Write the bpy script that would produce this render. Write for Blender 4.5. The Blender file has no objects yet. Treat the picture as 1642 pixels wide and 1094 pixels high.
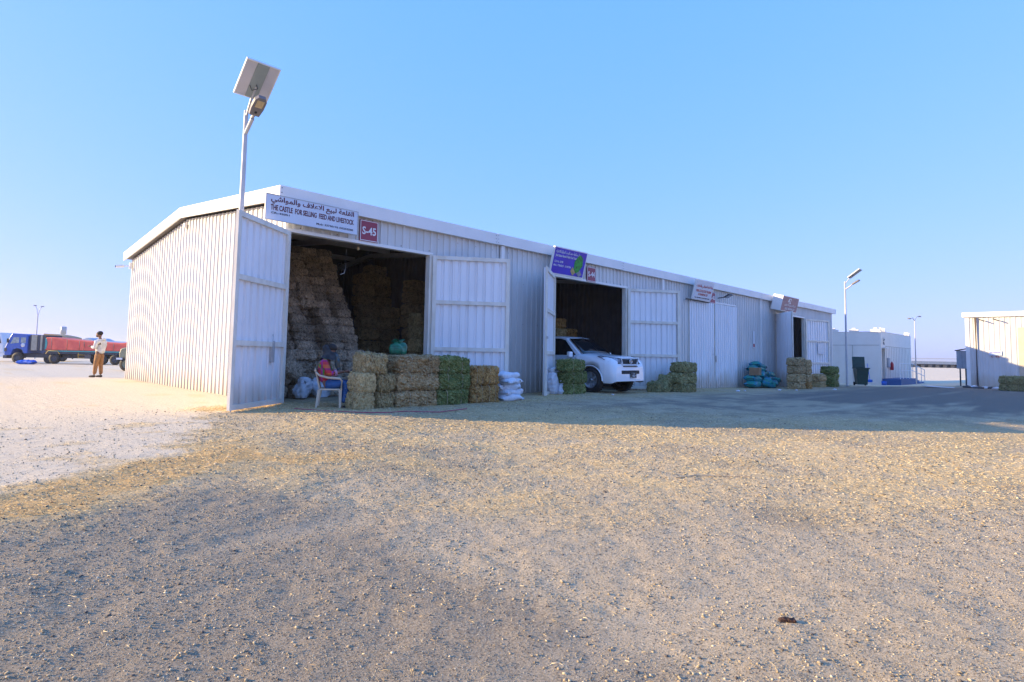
import bpy, bmesh, math, random
import numpy as np
from mathutils import Vector, Matrix, Euler
S = bpy.context.scene
COL = S.collection
random.seed(7)
RNG = np.random.default_rng(11)
R = math.radians
# ------------------------------------------------------------ camera
CAM = Vector((-4.85425, -10.8741, 1.15))
cd = bpy.data.cameras.new('camera'); cam = bpy.data.objects.new('camera', cd); COL.objects.link(cam)
mw = Matrix(((0.71324, -0.06145, -0.69822), (-0.70066, -0.03568, -0.7126), (0.01888, 0.99747, -0.0685))).to_4x4()
mw.translation = CAM
cam.matrix_world = mw
cd.sensor_width = 36; cd.lens = 929 / 1642 * 36
cd.shift_x = 24 / 1642; cd.shift_y = -41 / 1642
cd.clip_start = 0.05; cd.clip_end = 8000
S.camera = cam
# ------------------------------------------------------------ sky and sun
SUN_EL = 14.3; UX, UY = 0.74, -0.673
w = bpy.data.worlds.new('World'); S.world = w; w.use_nodes = True
nt = w.node_tree; bg = nt.nodes['Background']
sky = nt.nodes.new('ShaderNodeTexSky'); sky.sky_type = 'NISHITA'; sky.sun_disc = False
sky.sun_elevation = R(SUN_EL); sky.sun_rotation = math.atan2(-UX, -UY)
sky.altitude = 0; sky.air_density = 1.0; sky.dust_density = 0.6; sky.ozone_density = 1.6
# one grade over the whole dome: clear, cool winter-morning air
sep = nt.nodes.new('ShaderNodeSeparateColor'); cmb = nt.nodes.new('ShaderNodeCombineColor'); nt.links.new(sky.outputs[0], sep.inputs[0])
for i, (g_, k_) in enumerate(((0.62, 0.62), (0.28, 1.285), (0.12, 3.4))):
    p_ = nt.nodes.new('ShaderNodeMath'); p_.operation = 'POWER'; p_.inputs[1].default_value = g_; nt.links.new(sep.outputs[i], p_.inputs[0])
    q_ = nt.nodes.new('ShaderNodeMath'); q_.operation = 'MULTIPLY'; q_.inputs[1].default_value = k_; nt.links.new(p_.outputs[0], q_.inputs[0]); nt.links.new(q_.outputs[0], cmb.inputs[i])
nt.links.new(cmb.outputs[0], bg.inputs['Color']); bg.inputs['Strength'].default_value = 0.13
sd = bpy.data.lights.new('sun', 'SUN'); so = bpy.data.objects.new('sun', sd); COL.objects.link(so)
sd.energy = 3.5; sd.angle = R(0.5); sd.color = (1.0, 0.76, 0.42)
ce = math.cos(R(SUN_EL))
so.rotation_euler = Vector((UX * ce, UY * ce, -math.sin(R(SUN_EL)))).to_track_quat('-Z', 'Y').to_euler()
so.location = (-30, 27, 14)
S.view_settings.view_transform = 'Standard'; S.view_settings.look = 'None'
S.view_settings.exposure = 1.55; S.view_settings.gamma = 1
S.view_settings.use_curve_mapping = False
S.cycles.max_bounces = 9; S.cycles.diffuse_bounces = 7; S.cycles.filter_width = 1.45; S.cycles.volume_bounces = 0
S.cycles.caustics_reflective = False; S.cycles.caustics_refractive = False

# ------------------------------------------------------------ helpers: materials
def mat(name, c, c2=None, scale=6.0, rough=0.7, bump=0.0, metal=0.0, stretch=(1, 1, 1), detail=5, rnd=0.0,
        bscale=None, lo=0.35, hi=0.65, spec=0.5, coat=0.0):
    m = bpy.data.materials.new(name); m.use_nodes = True
    n = m.node_tree.nodes; l = m.node_tree.links; b = n['Principled BSDF']
    b.inputs['Roughness'].default_value = rough; b.inputs['Metallic'].default_value = metal
    b.inputs['Specular IOR Level'].default_value = spec
    b.inputs['Coat Weight'].default_value = coat
    tc = n.new('ShaderNodeTexCoord'); mp = n.new('ShaderNodeMapping'); mp.inputs['Scale'].default_value = stretch
    l.new(tc.outputs['Object'], mp.inputs[0])
    nz = n.new('ShaderNodeTexNoise'); nz.inputs['Scale'].default_value = scale; nz.inputs['Detail'].default_value = detail
    l.new(mp.outputs[0], nz.inputs['Vector'])
    cr = n.new('ShaderNodeValToRGB'); cr.color_ramp.elements[0].position = lo; cr.color_ramp.elements[1].position = hi
    c2 = c2 or tuple(v * 0.88 for v in c)
    cr.color_ramp.elements[0].color = (*c2, 1); cr.color_ramp.elements[1].color = (*c, 1)
    l.new(nz.outputs[0], cr.inputs[0]); out = cr.outputs[0]
    if rnd:
        oi = n.new('ShaderNodeObjectInfo'); mr = n.new('ShaderNodeMapRange')
        mr.inputs[3].default_value = 1 - rnd; mr.inputs[4].default_value = 1 + rnd
        l.new(oi.outputs['Random'], mr.inputs[0])
        hs = n.new('ShaderNodeHueSaturation'); l.new(mr.outputs[0], hs.inputs['Value']); l.new(out, hs.inputs['Color']); out = hs.outputs[0]
    l.new(out, b.inputs['Base Color'])
    if bump:
        bp = n.new('ShaderNodeBump'); bp.inputs['Strength'].default_value = bump; bp.inputs['Distance'].default_value = 0.02
        if bscale:
            nb = n.new('ShaderNodeTexNoise'); nb.inputs['Scale'].default_value = bscale; nb.inputs['Detail'].default_value = 6
            l.new(mp.outputs[0], nb.inputs['Vector']); l.new(nb.outputs[0], bp.inputs['Height'])
        else:
            l.new(nz.outputs[0], bp.inputs['Height'])
        l.new(bp.outputs[0], b.inputs['Normal'])
    return m

def straw_mat(name, dark, mid, light, stretch, scale=1.0, rnd=0.15):
    m = bpy.data.materials.new(name); m.use_nodes = True
    n = m.node_tree.nodes; l = m.node_tree.links; b = n['Principled BSDF']; b.inputs['Roughness'].default_value = 0.85
    b.inputs['Specular IOR Level'].default_value = 0.2
    tc = n.new('ShaderNodeTexCoord'); oi = n.new('ShaderNodeObjectInfo')
    ad = n.new('ShaderNodeVectorMath'); ad.operation = 'ADD'; l.new(tc.outputs['Object'], ad.inputs[0])
    sc = n.new('ShaderNodeVectorMath'); sc.operation = 'SCALE'; sc.inputs[0].default_value = (37, 19, 53)
    l.new(oi.outputs['Random'], sc.inputs['Scale']); l.new(sc.outputs[0], ad.inputs[1])
    outs = []
    for k, (st, s) in enumerate(((stretch, 26 * scale), ((1, 1, 1), 9 * scale), ((stretch[1], stretch[2], stretch[0]), 20 * scale))):
        mp = n.new('ShaderNodeMapping'); mp.inputs['Scale'].default_value = st
        mp.inputs['Rotation'].default_value = (0.25 * k, 0.5 * k, 0.3 * k)
        l.new(ad.outputs[0], mp.inputs[0]); nz = n.new('ShaderNodeTexNoise'); nz.inputs['Scale'].default_value = s
        nz.inputs['Detail'].default_value = 5; nz.inputs['Roughness'].default_value = 0.65
        l.new(mp.outputs[0], nz.inputs['Vector']); outs.append(nz.outputs[0])
    m1 = n.new('ShaderNodeMath'); m1.operation = 'ADD'; l.new(outs[0], m1.inputs[0]); l.new(outs[2], m1.inputs[1])
    m2 = n.new('ShaderNodeMath'); m2.operation = 'MULTIPLY_ADD'; l.new(outs[1], m2.inputs[0]); m2.inputs[1].default_value = 0.8; l.new(m1.outputs[0], m2.inputs[2])
    cr = n.new('ShaderNodeValToRGB'); e = cr.color_ramp.elements
    mr0 = n.new('ShaderNodeMapRange'); mr0.inputs[1].default_value = 1.0; mr0.inputs[2].default_value = 1.8; l.new(m2.outputs[0], mr0.inputs[0])
    e[0].position = 0.12; e[0].color = (*dark, 1); e[1].position = 0.92; e[1].color = (*light, 1)
    q = e.new(0.5); q.color = (*mid, 1)
    l.new(mr0.outputs[0], cr.inputs[0])
    mr = n.new('ShaderNodeMapRange'); mr.inputs[3].default_value = 1 - rnd; mr.inputs[4].default_value = 1 + rnd; l.new(oi.outputs['Random'], mr.inputs[0])
    hs = n.new('ShaderNodeHueSaturation'); l.new(mr.outputs[0], hs.inputs['Value']); l.new(cr.outputs[0], hs.inputs['Color'])
    l.new(hs.outputs[0], b.inputs['Base Color'])
    bp = n.new('ShaderNodeBump'); bp.inputs['Strength'].default_value = 0.9; bp.inputs['Distance'].default_value = 0.02
    l.new(m2.outputs[0], bp.inputs['Height']); l.new(bp.outputs[0], b.inputs['Normal'])
    return m

M = {}
M['sheet'] = mat('painted_sheet', (0.73, 0.715, 0.69), (0.67, 0.655, 0.63), 2.5, 0.42, rnd=0.03, stretch=(1, 1, .25), spec=.5)
def weathered(name, c, c2, dust=(.47, .38, .27), rough=.42):
    m = mat(name, c, c2, 2.5, rough, stretch=(1, 1, .25)); n = m.node_tree.nodes; l = m.node_tree.links; b = n['Principled BSDF']
    src = b.inputs['Base Color'].links[0].from_socket
    tc = n.new('ShaderNodeTexCoord'); sx = n.new('ShaderNodeSeparateXYZ'); l.new(tc.outputs['Object'], sx.inputs[0])
    def nz(st, s, d=5):
        mp = n.new('ShaderNodeMapping'); mp.inputs['Scale'].default_value = st; l.new(tc.outputs['Object'], mp.inputs[0]); z = n.new('ShaderNodeTexNoise'); z.inputs['Scale'].default_value = s; z.inputs['Detail'].default_value = d; l.new(mp.outputs[0], z.inputs[0]); return z.outputs[0]
    def mr(v, a, b_, c_, d_):
        x = n.new('ShaderNodeMapRange'); l.new(v, x.inputs[0]); x.inputs[1].default_value = a; x.inputs[2].default_value = b_; x.inputs[3].default_value = c_; x.inputs[4].default_value = d_; return x.outputs[0]
    def mth(op, a, b_):
        x = n.new('ShaderNodeMath'); x.operation = op; x.use_clamp = True; l.new(a, x.inputs[0]); 
        if isinstance(b_, float): x.inputs[1].default_value = b_
        else: l.new(b_, x.inputs[1])
        return x.outputs[0]
    h = n.new('ShaderNodeMath'); h.operation = 'MULTIPLY_ADD'; l.new(nz((1, 1, .6), 2.2), h.inputs[0]); h.inputs[1].default_value = -1.0; l.new(sx.outputs[2], h.inputs[2])
    splash = mr(h.outputs[0], -.45, .25, .75, 0.0)
    streak = mr(nz((9, 9, .22), 1.6), .56, .78, 0.0, .30); patch = mr(nz((1, 1, .5), .9, 8), .55, .75, 0.0, .22)
    f = mth('MAXIMUM', splash, mth('MAXIMUM', streak, patch))
    x = n.new('ShaderNodeMix'); x.data_type = 'RGBA'; l.new(f, x.inputs[0]); l.new(src, x.inputs[6]); x.inputs[7].default_value = (*dust, 1); l.new(x.outputs[2], b.inputs['Base Color'])
    bp = n.new('ShaderNodeBump'); bp.inputs['Strength'].default_value = .25; bp.inputs['Distance'].default_value = .03; l.new(nz((1, 1, .5), 1.3, 3), bp.inputs['Height']); l.new(bp.outputs[0], b.inputs['Normal'])
    return m
M['sheet'] = weathered('painted_sheet', (0.66, 0.655, 0.64), (0.59, 0.585, 0.57))
M['trim'] = mat('trim_paint', (0.83, 0.81, 0.78), (0.77, 0.75, 0.72), 2, 0.45)
M['leaf'] = weathered('leaf_sheet', (0.86, 0.86, 0.88), (0.81, 0.81, 0.83))
M['frame'] = mat('frame_paint', (0.80, 0.76, 0.68), (0.68, 0.63, 0.54), 5, 0.55, stretch=(1, 1, .5))
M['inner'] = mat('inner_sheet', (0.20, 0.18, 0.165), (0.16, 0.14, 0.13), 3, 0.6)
M['steel'] = mat('purlin_steel', (0.84, 0.83, 0.82), (0.75, 0.74, 0.73), 4, 0.5)
M['galv'] = mat('galvanised', (0.50, 0.50, 0.49), (0.42, 0.42, 0.42), 8, 0.45, metal=0.3)
M['white'] = mat('white_plastic', (0.75, 0.76, 0.78), (0.66, 0.68, 0.72), 10, 0.5)
M['black'] = mat('black_rubber', (0.025, 0.025, 0.027), (0.015, 0.015, 0.016), 12, 0.7)
M['dark'] = mat('dark_metal', (0.06, 0.06, 0.065), (0.04, 0.04, 0.045), 12, 0.5)
M['maroon'] = mat('maroon_paint', (0.30, 0.035, 0.07), (0.26, 0.03, 0.06), 6, 0.4)
M['signwhite'] = mat('sign_white', (0.62, 0.68, 0.78), (0.58, 0.64, 0.75), 3, 0.4)
M['signblue'] = mat('sign_blue', (0.04, 0.03, 0.55), (0.05, 0.02, 0.42), 2, 0.35)
M['signpink'] = mat('sign_faded', (0.36, 0.20, 0.22), (0.25, 0.13, 0.17), 6, 0.5)
M['inkmaroon'] = mat('ink_maroon', (0.12, 0.01, 0.03), None, 5, 0.5)
M['inkblack'] = mat('ink_black', (0.02, 0.02, 0.05), None, 5, 0.5)
M['inkred'] = mat('ink_red', (0.55, 0.06, 0.05), None, 5, 0.5)
M['inkwhite'] = mat('ink_white', (0.8, 0.8, 0.82), None, 5, 0.5)
M['printgreen'] = mat('print_green', (0.03, 0.42, 0.06), (0.01, 0.12, 0.02), 14, 0.5)
M['printtan'] = mat('print_tan', (0.55, 0.42, 0.18), (0.35, 0.25, 0.1), 14, 0.5)
M['printgrey'] = mat('print_grey', (0.35, 0.38, 0.42), (0.2, 0.22, 0.25), 14, 0.5)
M['carpaint'] = mat('car_paint', (0.86, 0.86, 0.88), (0.82, 0.82, 0.84), 2, 0.25, coat=0.6)
M['glass'] = mat('dark_glass', (0.012, 0.016, 0.02), None, 2, 0.06, coat=.5)
M['chrome'] = mat('chrome', (0.7, 0.7, 0.72), None, 4, 0.15, metal=1)
M['lens'] = mat('lamp_lens', (0.45, 0.48, 0.55), (0.2, 0.22, 0.26), 25, 0.1, coat=.8)
M['alloy'] = mat('alloy', (0.45, 0.46, 0.48), None, 4, 0.3, metal=.7)
M['sack'] = mat('woven_white', (0.70, 0.72, 0.76), (0.58, 0.61, 0.68), 16, 0.6, bump=.5, bscale=14)
M['teal'] = mat('teal_sack', (0.01, 0.26, 0.20), (0.01, 0.20, 0.32), 5, 0.35, bump=.4, bscale=10, lo=.42, hi=.58)
M['greensack'] = mat('green_sack', (0.01, 0.20, 0.10), (0.005, 0.09, 0.05), 9, 0.35, bump=.5, bscale=12)
M['card'] = mat('cardboard', (0.33, 0.20, 0.10), (0.26, 0.15, 0.08), 5, 0.8)
M['chair'] = mat('cream_plastic', (0.62, 0.52, 0.38), (0.52, 0.43, 0.31), 5, 0.45)
M['skin'] = mat('skin', (0.22, 0.105, 0.065), (0.18, 0.085, 0.05), 9, 0.6)
M['hair'] = mat('hair', (0.012, 0.010, 0.010), None, 30, 0.7, bump=.5)
M['jeans'] = mat('jeans', (0.035, 0.13, 0.33), (0.02, 0.07, 0.2), 6, 0.85, bump=.3, bscale=20)
M['khaki'] = mat('khaki', (0.34, 0.17, 0.07), (0.27, 0.13, 0.05), 7, 0.85, bump=.3, bscale=14)
M['greytop'] = mat('grey_hoodie', (0.68, 0.68, 0.66), (0.52, 0.52, 0.51), 7, 0.9, bump=.4, bscale=14)
M['scarf'] = mat('grey_scarf', (0.045, 0.055, 0.065), (0.02, 0.025, 0.03), 12, 0.9, bump=.5, bscale=25)
M['bluescarf'] = mat('blue_scarf', (0.05, 0.13, 0.2), (0.12, 0.10, 0.05), 14, 0.9, bump=.5)
M['shoe'] = mat('shoe', (0.035, 0.02, 0.018), None, 9, 0.6)
M['binred'] = mat('red_paint', (0.42, 0.02, 0.03), None, 5, 0.35)
M['bin'] = mat('green_bin', (0.012, 0.055, 0.04), (0.01, 0.04, 0.03), 8, 0.45)
M['cabin'] = mat('cabin_paint', (0.80, 0.76, 0.69), (0.75, 0.71, 0.64), 1.5, 0.6)
M['bluepaint'] = mat('blue_paint', (0.03, 0.10, 0.28), (0.025, 0.08, 0.24), 4, 0.6)
M['concrete'] = mat('concrete', (0.36, 0.34, 0.31), (0.28, 0.27, 0.25), 8, 0.85, bump=.3)
M['truckblue'] = mat('truck_blue', (0.015, 0.10, 0.46), (0.012, 0.08, 0.38), 4, 0.35)
M['tarpred'] = mat('red_tarp', (0.90, 0.16, 0.11), (0.78, 0.11, 0.08), 1.5, 0.6, bump=.3)
M['tarpteal'] = mat('teal_edge', (0.02, 0.30, 0.32), None, 4, 0.5)
M['tarpblue'] = mat('blue_tarp', (0.01, 0.13, 0.68), (0.01, 0.1, 0.5), 5, 0.4, bump=.4)
M['yellow'] = mat('yellow_paint', (0.6, 0.38, 0.08), None, 5, 0.5)
M['beigesteel'] = mat('beige_steel', (0.42, 0.38, 0.30), (0.34, 0.31, 0.25), 4, 0.6)
M['trucknavy'] = mat('chassis', (0.05, 0.06, 0.09), (0.03, 0.035, 0.05), 5, 0.6)
M['army'] = mat('army_paint', (0.27, 0.27, 0.17), (0.22, 0.22, 0.14), 5, 0.5)
M['twine'] = mat('twine', (0.55, 0.45, 0.30), None, 30, 0.8)
M['pinkrope'] = mat('pink_rope', (0.42, 0.06, 0.11), None, 30, 0.7)
M['redstrap'] = mat('red_strap', (0.5, 0.02, 0.03), None, 30, 0.6)
M['panelgrey'] = mat('meter_box', (0.32, 0.38, 0.44), None, 5, 0.5)
M['solar'] = mat('solar_back', (0.62, 0.60, 0.62), (0.55, 0.53, 0.55), 4, 0.5)
M['solarmid'] = mat('solar_mid', (0.30, 0.34, 0.32), None, 4, 0.5)
M['ledglass'] = mat('led_window', (0.62, 0.48, 0.28), (0.5, 0.38, 0.2), 30, 0.3)
M['luminaire'] = mat('luminaire_body', (0.20, 0.19, 0.20), None, 6, 0.45)
M['pan'] = mat('pole_paint', (0.55, 0.55, 0.56), None, 4, 0.4)
STRAW = {
 'tan': straw_mat('straw_tan', (0.09, 0.055, 0.02), (0.52, 0.38, 0.17), (0.85, 0.71, 0.40), (1, 1, 7)),
 'brown': straw_mat('straw_brown', (0.08, 0.045, 0.018), (0.44, 0.29, 0.13), (0.80, 0.62, 0.36), (7, 1, 1)),
 'orange': straw_mat('straw_orange', (0.07, 0.03, 0.008), (0.48, 0.27, 0.09), (0.78, 0.53, 0.22), (1, 1, 5)),
 'green': straw_mat('alfalfa_green', (0.03, 0.045, 0.012), (0.17, 0.20, 0.06), (0.44, 0.44, 0.18), (6, 1, 1)),
 'olive': straw_mat('hay_olive', (0.04, 0.04, 0.013), (0.27, 0.24, 0.10), (0.58, 0.51, 0.27), (6, 1, 1)),
 'pale': straw_mat('straw_pale', (0.09, 0.062, 0.04), (0.62, 0.48, 0.34), (0.90, 0.76, 0.58), (1, 1, 9), rnd=.32),
 'dim': straw_mat('hay_dim', (0.07, 0.05, 0.022), (0.42, 0.30, 0.15), (0.70, 0.54, 0.30), (7, 1, 1)),
}

# ------------------------------------------------------------ helpers: meshes
class MB:
    def __init__(s): s.v = []; s.f = []; s.mi = []; s.sm = []
    def add(s, vs, fs, mi=0, smooth=False):
        o = len(s.v); s.v += [tuple(p) for p in vs]
        for f in fs: s.f.append(tuple(i + o for i in f)); s.mi.append(mi); s.sm.append(smooth)
    def box(s, c, d, rz=0, mi=0, M4=None):
        x, y, z = d[0] / 2, d[1] / 2, d[2] / 2
        vs = [Vector((a * x, b * y, e * z)) for e in (-1, 1) for b in (-1, 1) for a in (-1, 1)]
        mt = M4 if M4 else (Matrix.Translation(c) @ Matrix.Rotation(rz, 4, 'Z'))
        s.add([mt @ v for v in vs], [(0, 2, 3, 1), (4, 5, 7, 6), (0, 1, 5, 4), (2, 6, 7, 3), (0, 4, 6, 2), (1, 3, 7, 5)], mi)
        return s
    def lh(s, a, b, mi=0):   # box by min / max corners
        return s.box([(a[i] + b[i]) / 2 for i in range(3)], [abs(b[i] - a[i]) for i in range(3)], 0, mi)
    def tube(s, pts, r, n=8, mi=0, cap=True, smooth=True):
        pts = [Vector(p) for p in pts]; rs = r if isinstance(r, (list, tuple)) else [r] * len(pts)
        vs = []; up = Vector((0, 0, 1))
        for i, p in enumerate(pts):
            d = (pts[min(i + 1, len(pts) - 1)] - pts[max(i - 1, 0)]).normalized()
            a = d.cross(up); a = d.cross(Vector((1, 0, 0))) if a.length < 1e-3 else a
            a.normalize(); b = d.cross(a)
            for k in range(n):
                t = 2 * math.pi * k / n; vs.append(p + (a * math.cos(t) + b * math.sin(t)) * rs[i])
        fs = [(i * n + k, i * n + (k + 1) % n, (i + 1) * n + (k + 1) % n, (i + 1) * n + k) for i in range(len(pts) - 1) for k in range(n)]
        s.add(vs, fs, mi, smooth)
        if cap: s.add(vs[:n], [tuple(range(n))], mi); s.add(vs[-n:], [tuple(range(n))[::-1]], mi)
        return s
    def lathe(s, prof, axis='Z', n=20, mi=0, c=(0, 0, 0), smooth=True):
        vs = []
        for (r, h) in prof:
            for k in range(n):
                t = 2 * math.pi * k / n; a, b = r * math.cos(t), r * math.sin(t)
                p = {'Z': (a, b, h), 'X': (h, a, b), 'Y': (a, h, b)}[axis]
                vs.append((p[0] + c[0], p[1] + c[1], p[2] + c[2]))
        fs = [(i * n + k, i * n + (k + 1) % n, (i + 1) * n + (k + 1) % n, (i + 1) * n + k) for i in range(len(prof) - 1) for k in range(n)]
        s.add(vs, fs, mi, smooth); return s
    def poly(s, pts, mi=0): s.add(pts, [tuple(range(len(pts)))], mi); return s
    def prism(s, pts, d, mi=0):   # closed outline extruded by vector d
        n = len(pts); d = Vector(d); p = [Vector(q) for q in pts]
        s.add(p + [q + d for q in p], [tuple(range(n))[::-1], tuple(range(n, 2 * n))] + [(i, (i + 1) % n, n + (i + 1) % n, n + i) for i in range(n)], mi)
        return s
    def build(s, name, mats, parent=None, loc=None, rz=None, bevel=0):
        me = bpy.data.meshes.new(name); me.from_pydata(s.v, [], s.f)
        mats = mats if isinstance(mats, (list, tuple)) else [mats]
        for m in mats: me.materials.append(m)
        me.polygons.foreach_set('material_index', s.mi); me.polygons.foreach_set('use_smooth', s.sm)
        bm = bmesh.new(); bm.from_mesh(me); bmesh.ops.recalc_face_normals(bm, faces=bm.faces[:]) if len(bm.faces) < 60000 else None
        bm.to_mesh(me); bm.free(); me.update()
        o = bpy.data.objects.new(name, me); COL.objects.link(o)
        if parent: o.parent = parent
        if loc: o.location = loc
        if rz is not None: o.rotation_euler = (0, 0, rz)
        if bevel:
            b = o.modifiers.new('bevel', 'BEVEL'); b.width = bevel; b.segments = 2; b.limit_method = 'ANGLE'
        return o

def tag(o, label=None, cat=None, group=None, kind=None):
    if label: o['label'] = label
    if cat: o['category'] = cat
    if group: o['group'] = group
    if kind: o['kind'] = kind
    return o
def thing(name, label, cat, loc=(0, 0, 0), rz=0, group=None):
    o = bpy.data.objects.new(name, None); o.empty_display_size = .2; COL.objects.link(o)
    o.location = loc; o.rotation_euler = (0, 0, rz); return tag(o, label, cat, group)
def link(name, me, parent=None, loc=(0, 0, 0), rz=0, sc=None):
    o = bpy.data.objects.new(name, me); COL.objects.link(o); o.location = loc; o.rotation_euler = (0, 0, rz)
    if sc: o.scale = sc
    if parent: o.parent = parent
    return o

def lattice(seed): return np.random.default_rng(seed).random((256, 256))
LAT = lattice(5)
def vnoise(x, y):
    xi = np.floor(x).astype(int); yi = np.floor(y).astype(int); fx = x - xi; fy = y - yi
    fx = fx * fx * (3 - 2 * fx); fy = fy * fy * (3 - 2 * fy)
    a = LAT[xi % 256, yi % 256]; b = LAT[(xi + 1) % 256, yi % 256]; c = LAT[xi % 256, (yi + 1) % 256]; d = LAT[(xi + 1) % 256, (yi + 1) % 256]
    return (a * (1 - fx) + b * fx) * (1 - fy) + (c * (1 - fx) + d * fx) * fy
def fbm(x, y, s, o=4):
    r = 0; a = 1; t = 0
    for k in range(o):
        r = r + a * vnoise(x / s * 2 ** k + 17.3 * k, y / s * 2 ** k + 9.1 * k); t += a; a *= .5
    return r / t
def ss(a, b, x): t = np.clip((x - a) / (b - a), 0, 1); return t * t * (3 - 2 * t)

# ------------------------------------------------------------ ground
def zbase(x, y):
    x = np.asarray(x, float); y = np.asarray(y, float)
    b = np.interp(x, [-60, -8, 0, 8, 12, 16, 22, 34, 38.5, 50, 200], [.12, .13, .14, .14, .07, .02, -.07, -.18, -.3, -.3, 0])
    wy = ss(-6.5, -1.5, y); wf = np.where(x < 0, ss(-7, -2.5, y - .5 * x), wy)
    z = b * wf
    s = .698 * (x + 4.85) + .713 * (y + 10.87)
    m = ss(0, 3, -x + (y - 12.4))
    return z - .62 * ss(19.3, 25, s) * m
SANDLINE = [(-400, -30), (-30, -9.5), (-8, -6.3), (-5.3, -5.6), (-4.4, -5.25), (-3.8, -5.15), (-3.0, -4.7), (-2.45, -3.6), (-2.1, -2.4), (-1.6, -1.2), (-0.9, -.2), (0.3, .4), (0.3, 14), (60, 60), (4000, 4000), (-4000, 5000), (-4000, -300)]
def poly_sd(x, y, P):
    n = len(P); d = np.full(x.shape, 1e9); ins = np.zeros(x.shape, bool)
    for i in range(n):
        ax, ay = P[i]; bx, by = P[(i + 1) % n]; ex, ey = bx - ax, by - ay
        t = np.clip(((x - ax) * ex + (y - ay) * ey) / (ex * ex + ey * ey), 0, 1)
        d = np.minimum(d, np.hypot(x - ax - t * ex, y - ay - t * ey))
        c = ((ay > y) != (by > y)); xx = (bx - ax) * (y - ay) / ((by - ay) if by != ay else 1e-9) + ax
        ins ^= c & (x < xx)
    return np.where(ins, -d, d)
def masks(x, y):
    sdn = poly_sd(x, y, SANDLINE) + (fbm(x, y, 1.1) - .5) * .9 + (fbm(x + 5, y, .22, 3) - .5) * .7
    far = ss(30, 36, x)
    sand = np.maximum(ss(.15, -.25, sdn), far)
    sand = np.maximum(sand, ruts(x, y) * .16)
    t = .698 * (x + 4.85) + .713 * (y + 10.87)          # metres out along the track edge
    lat = .713 * (x + 4.85) - .70 * (y + 10.87)
    n1 = fbm(x, y, 1.6, 5); n2 = fbm(x + 40, y, .45, 4)
    straw = ss(3.9, 5.4, t + (n1 - .5) * 2.5) * (1 - ss(9.5, 14, t)) * (.35 + .65 * ss(.35, .6, n2 * .5 + n1 * .5))
    straw *= 1 - .65 * ss(2.2, 6, lat)* ss(5,3.4,t)
    near_w = ss(-3.6, -1.5, y) * ss(1, -.4, y) * ss(-1, .5, x) * ss(31, 20, x)
    straw = np.maximum(straw, near_w * (.25 + .55 * ss(.42, .6, n2)))
    edge = ss(.9, .15, np.abs(sdn - .45)) * ss(-1.2, -2.6, x)
    straw = np.maximum(straw * (1 - sand) * np.where(x < -1.5, 1, .84), edge * (.45 + .6 * ss(.3, .52, n1)))
    foot = ss(1.1, .3, np.hypot((x + .75) / 1.3, (y + .35) / .75))
    straw = np.maximum(straw, foot * .95)
    pat = ss(.66, .75, fbm(x * 1.0 + 90, y * 1.9, .8, 4)) * sand * (1 - far) * ss(-7, -3, x) * .6
    straw = np.maximum(straw, pat)
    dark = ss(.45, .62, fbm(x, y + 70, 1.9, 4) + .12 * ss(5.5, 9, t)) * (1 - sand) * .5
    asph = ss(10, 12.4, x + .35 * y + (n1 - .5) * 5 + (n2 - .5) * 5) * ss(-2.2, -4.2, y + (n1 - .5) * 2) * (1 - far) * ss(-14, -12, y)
    shade_zone = ss(7.6, 9.4, t + (n2 - .5) * 2) * (1 - far) * (1 - sand) * ss(-1.5, .5, x) * (.45 + .4 * ss(.4, .6, n2))  # ground colour painted darker across the zone in the shed's shadow
    dark = np.maximum(np.maximum(dark, shade_zone), asph)
    straw = straw * (1 - asph * .8)
    return sand, np.clip(straw, 0, 1), dark
RUTS = [(-8.6, -.10, .0), (-6.6, -.04, .0), (-3.9, .0, .0)]
def ruts(x, y):
    r = 0
    for y0_, a_, b_ in RUTS:
        for o_ in (-.75, .75):
            d = y - (y0_ + o_ + a_ * (x + 4) + b_ * (x + 4) ** 2 + .25 * (fbm(x * .4 + y0_, x * 0 + 3, 3.0, 2) - .5))
            r = np.maximum(r, np.exp(-(d / .17) ** 2) * ss(.35, .7, fbm(x + 9 * y0_, y, 1.1, 4)))
    return r
def relief(x, y, sand):
    rt = ruts(x, y)
    z = (fbm(x, y, 2.2) - .5) * .05 + (fbm(x, y, .35, 3) - .5) * .022
    z += (fbm(x + 3, y + 8, .09, 3) - .5) * .016
    return z * (1 - .4 * sand) * (1 - .5 * rt) - .010 * rt
def gline(lo, hi, step, far_lo, far_hi, g=1.09, cap=400):
    a = list(np.arange(lo, hi, step)); s = step; v = a[-1]; up = []
    while v < far_hi: s = min(s * g, cap); v += s; up.append(v)
    s = step; v = lo; dn = []
    while v > far_lo: s = min(s * g, cap); v -= s; dn.append(v)
    return np.array(dn[::-1] + a + up)
gx = gline(-6.2, 6.5, .032, -4000, 6000); gy = gline(-11.3, -2.2, .032, -4000, 6000)
GX, GY = np.meshgrid(gx, gy, indexing='ij')
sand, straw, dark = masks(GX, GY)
GZ = zbase(GX, GY)
fade = ss(60, 25, np.hypot(GX + 4.8, GY + 10.8))
GZ = GZ + relief(GX, GY, sand) * fade
GZ = GZ - .02 * ss(.3, .6, GY) * ss(-.5, .5, GX) * ss(35, 34, GX)
nx, ny = GX.shape
co = np.stack([GX, GY, GZ], -1).reshape(-1, 3)
I = np.arange(nx * ny).reshape(nx, ny)
q = np.stack([I[:-1, :-1], I[1:, :-1], I[1:, 1:], I[:-1, 1:]], -1).reshape(-1, 4)
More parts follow.
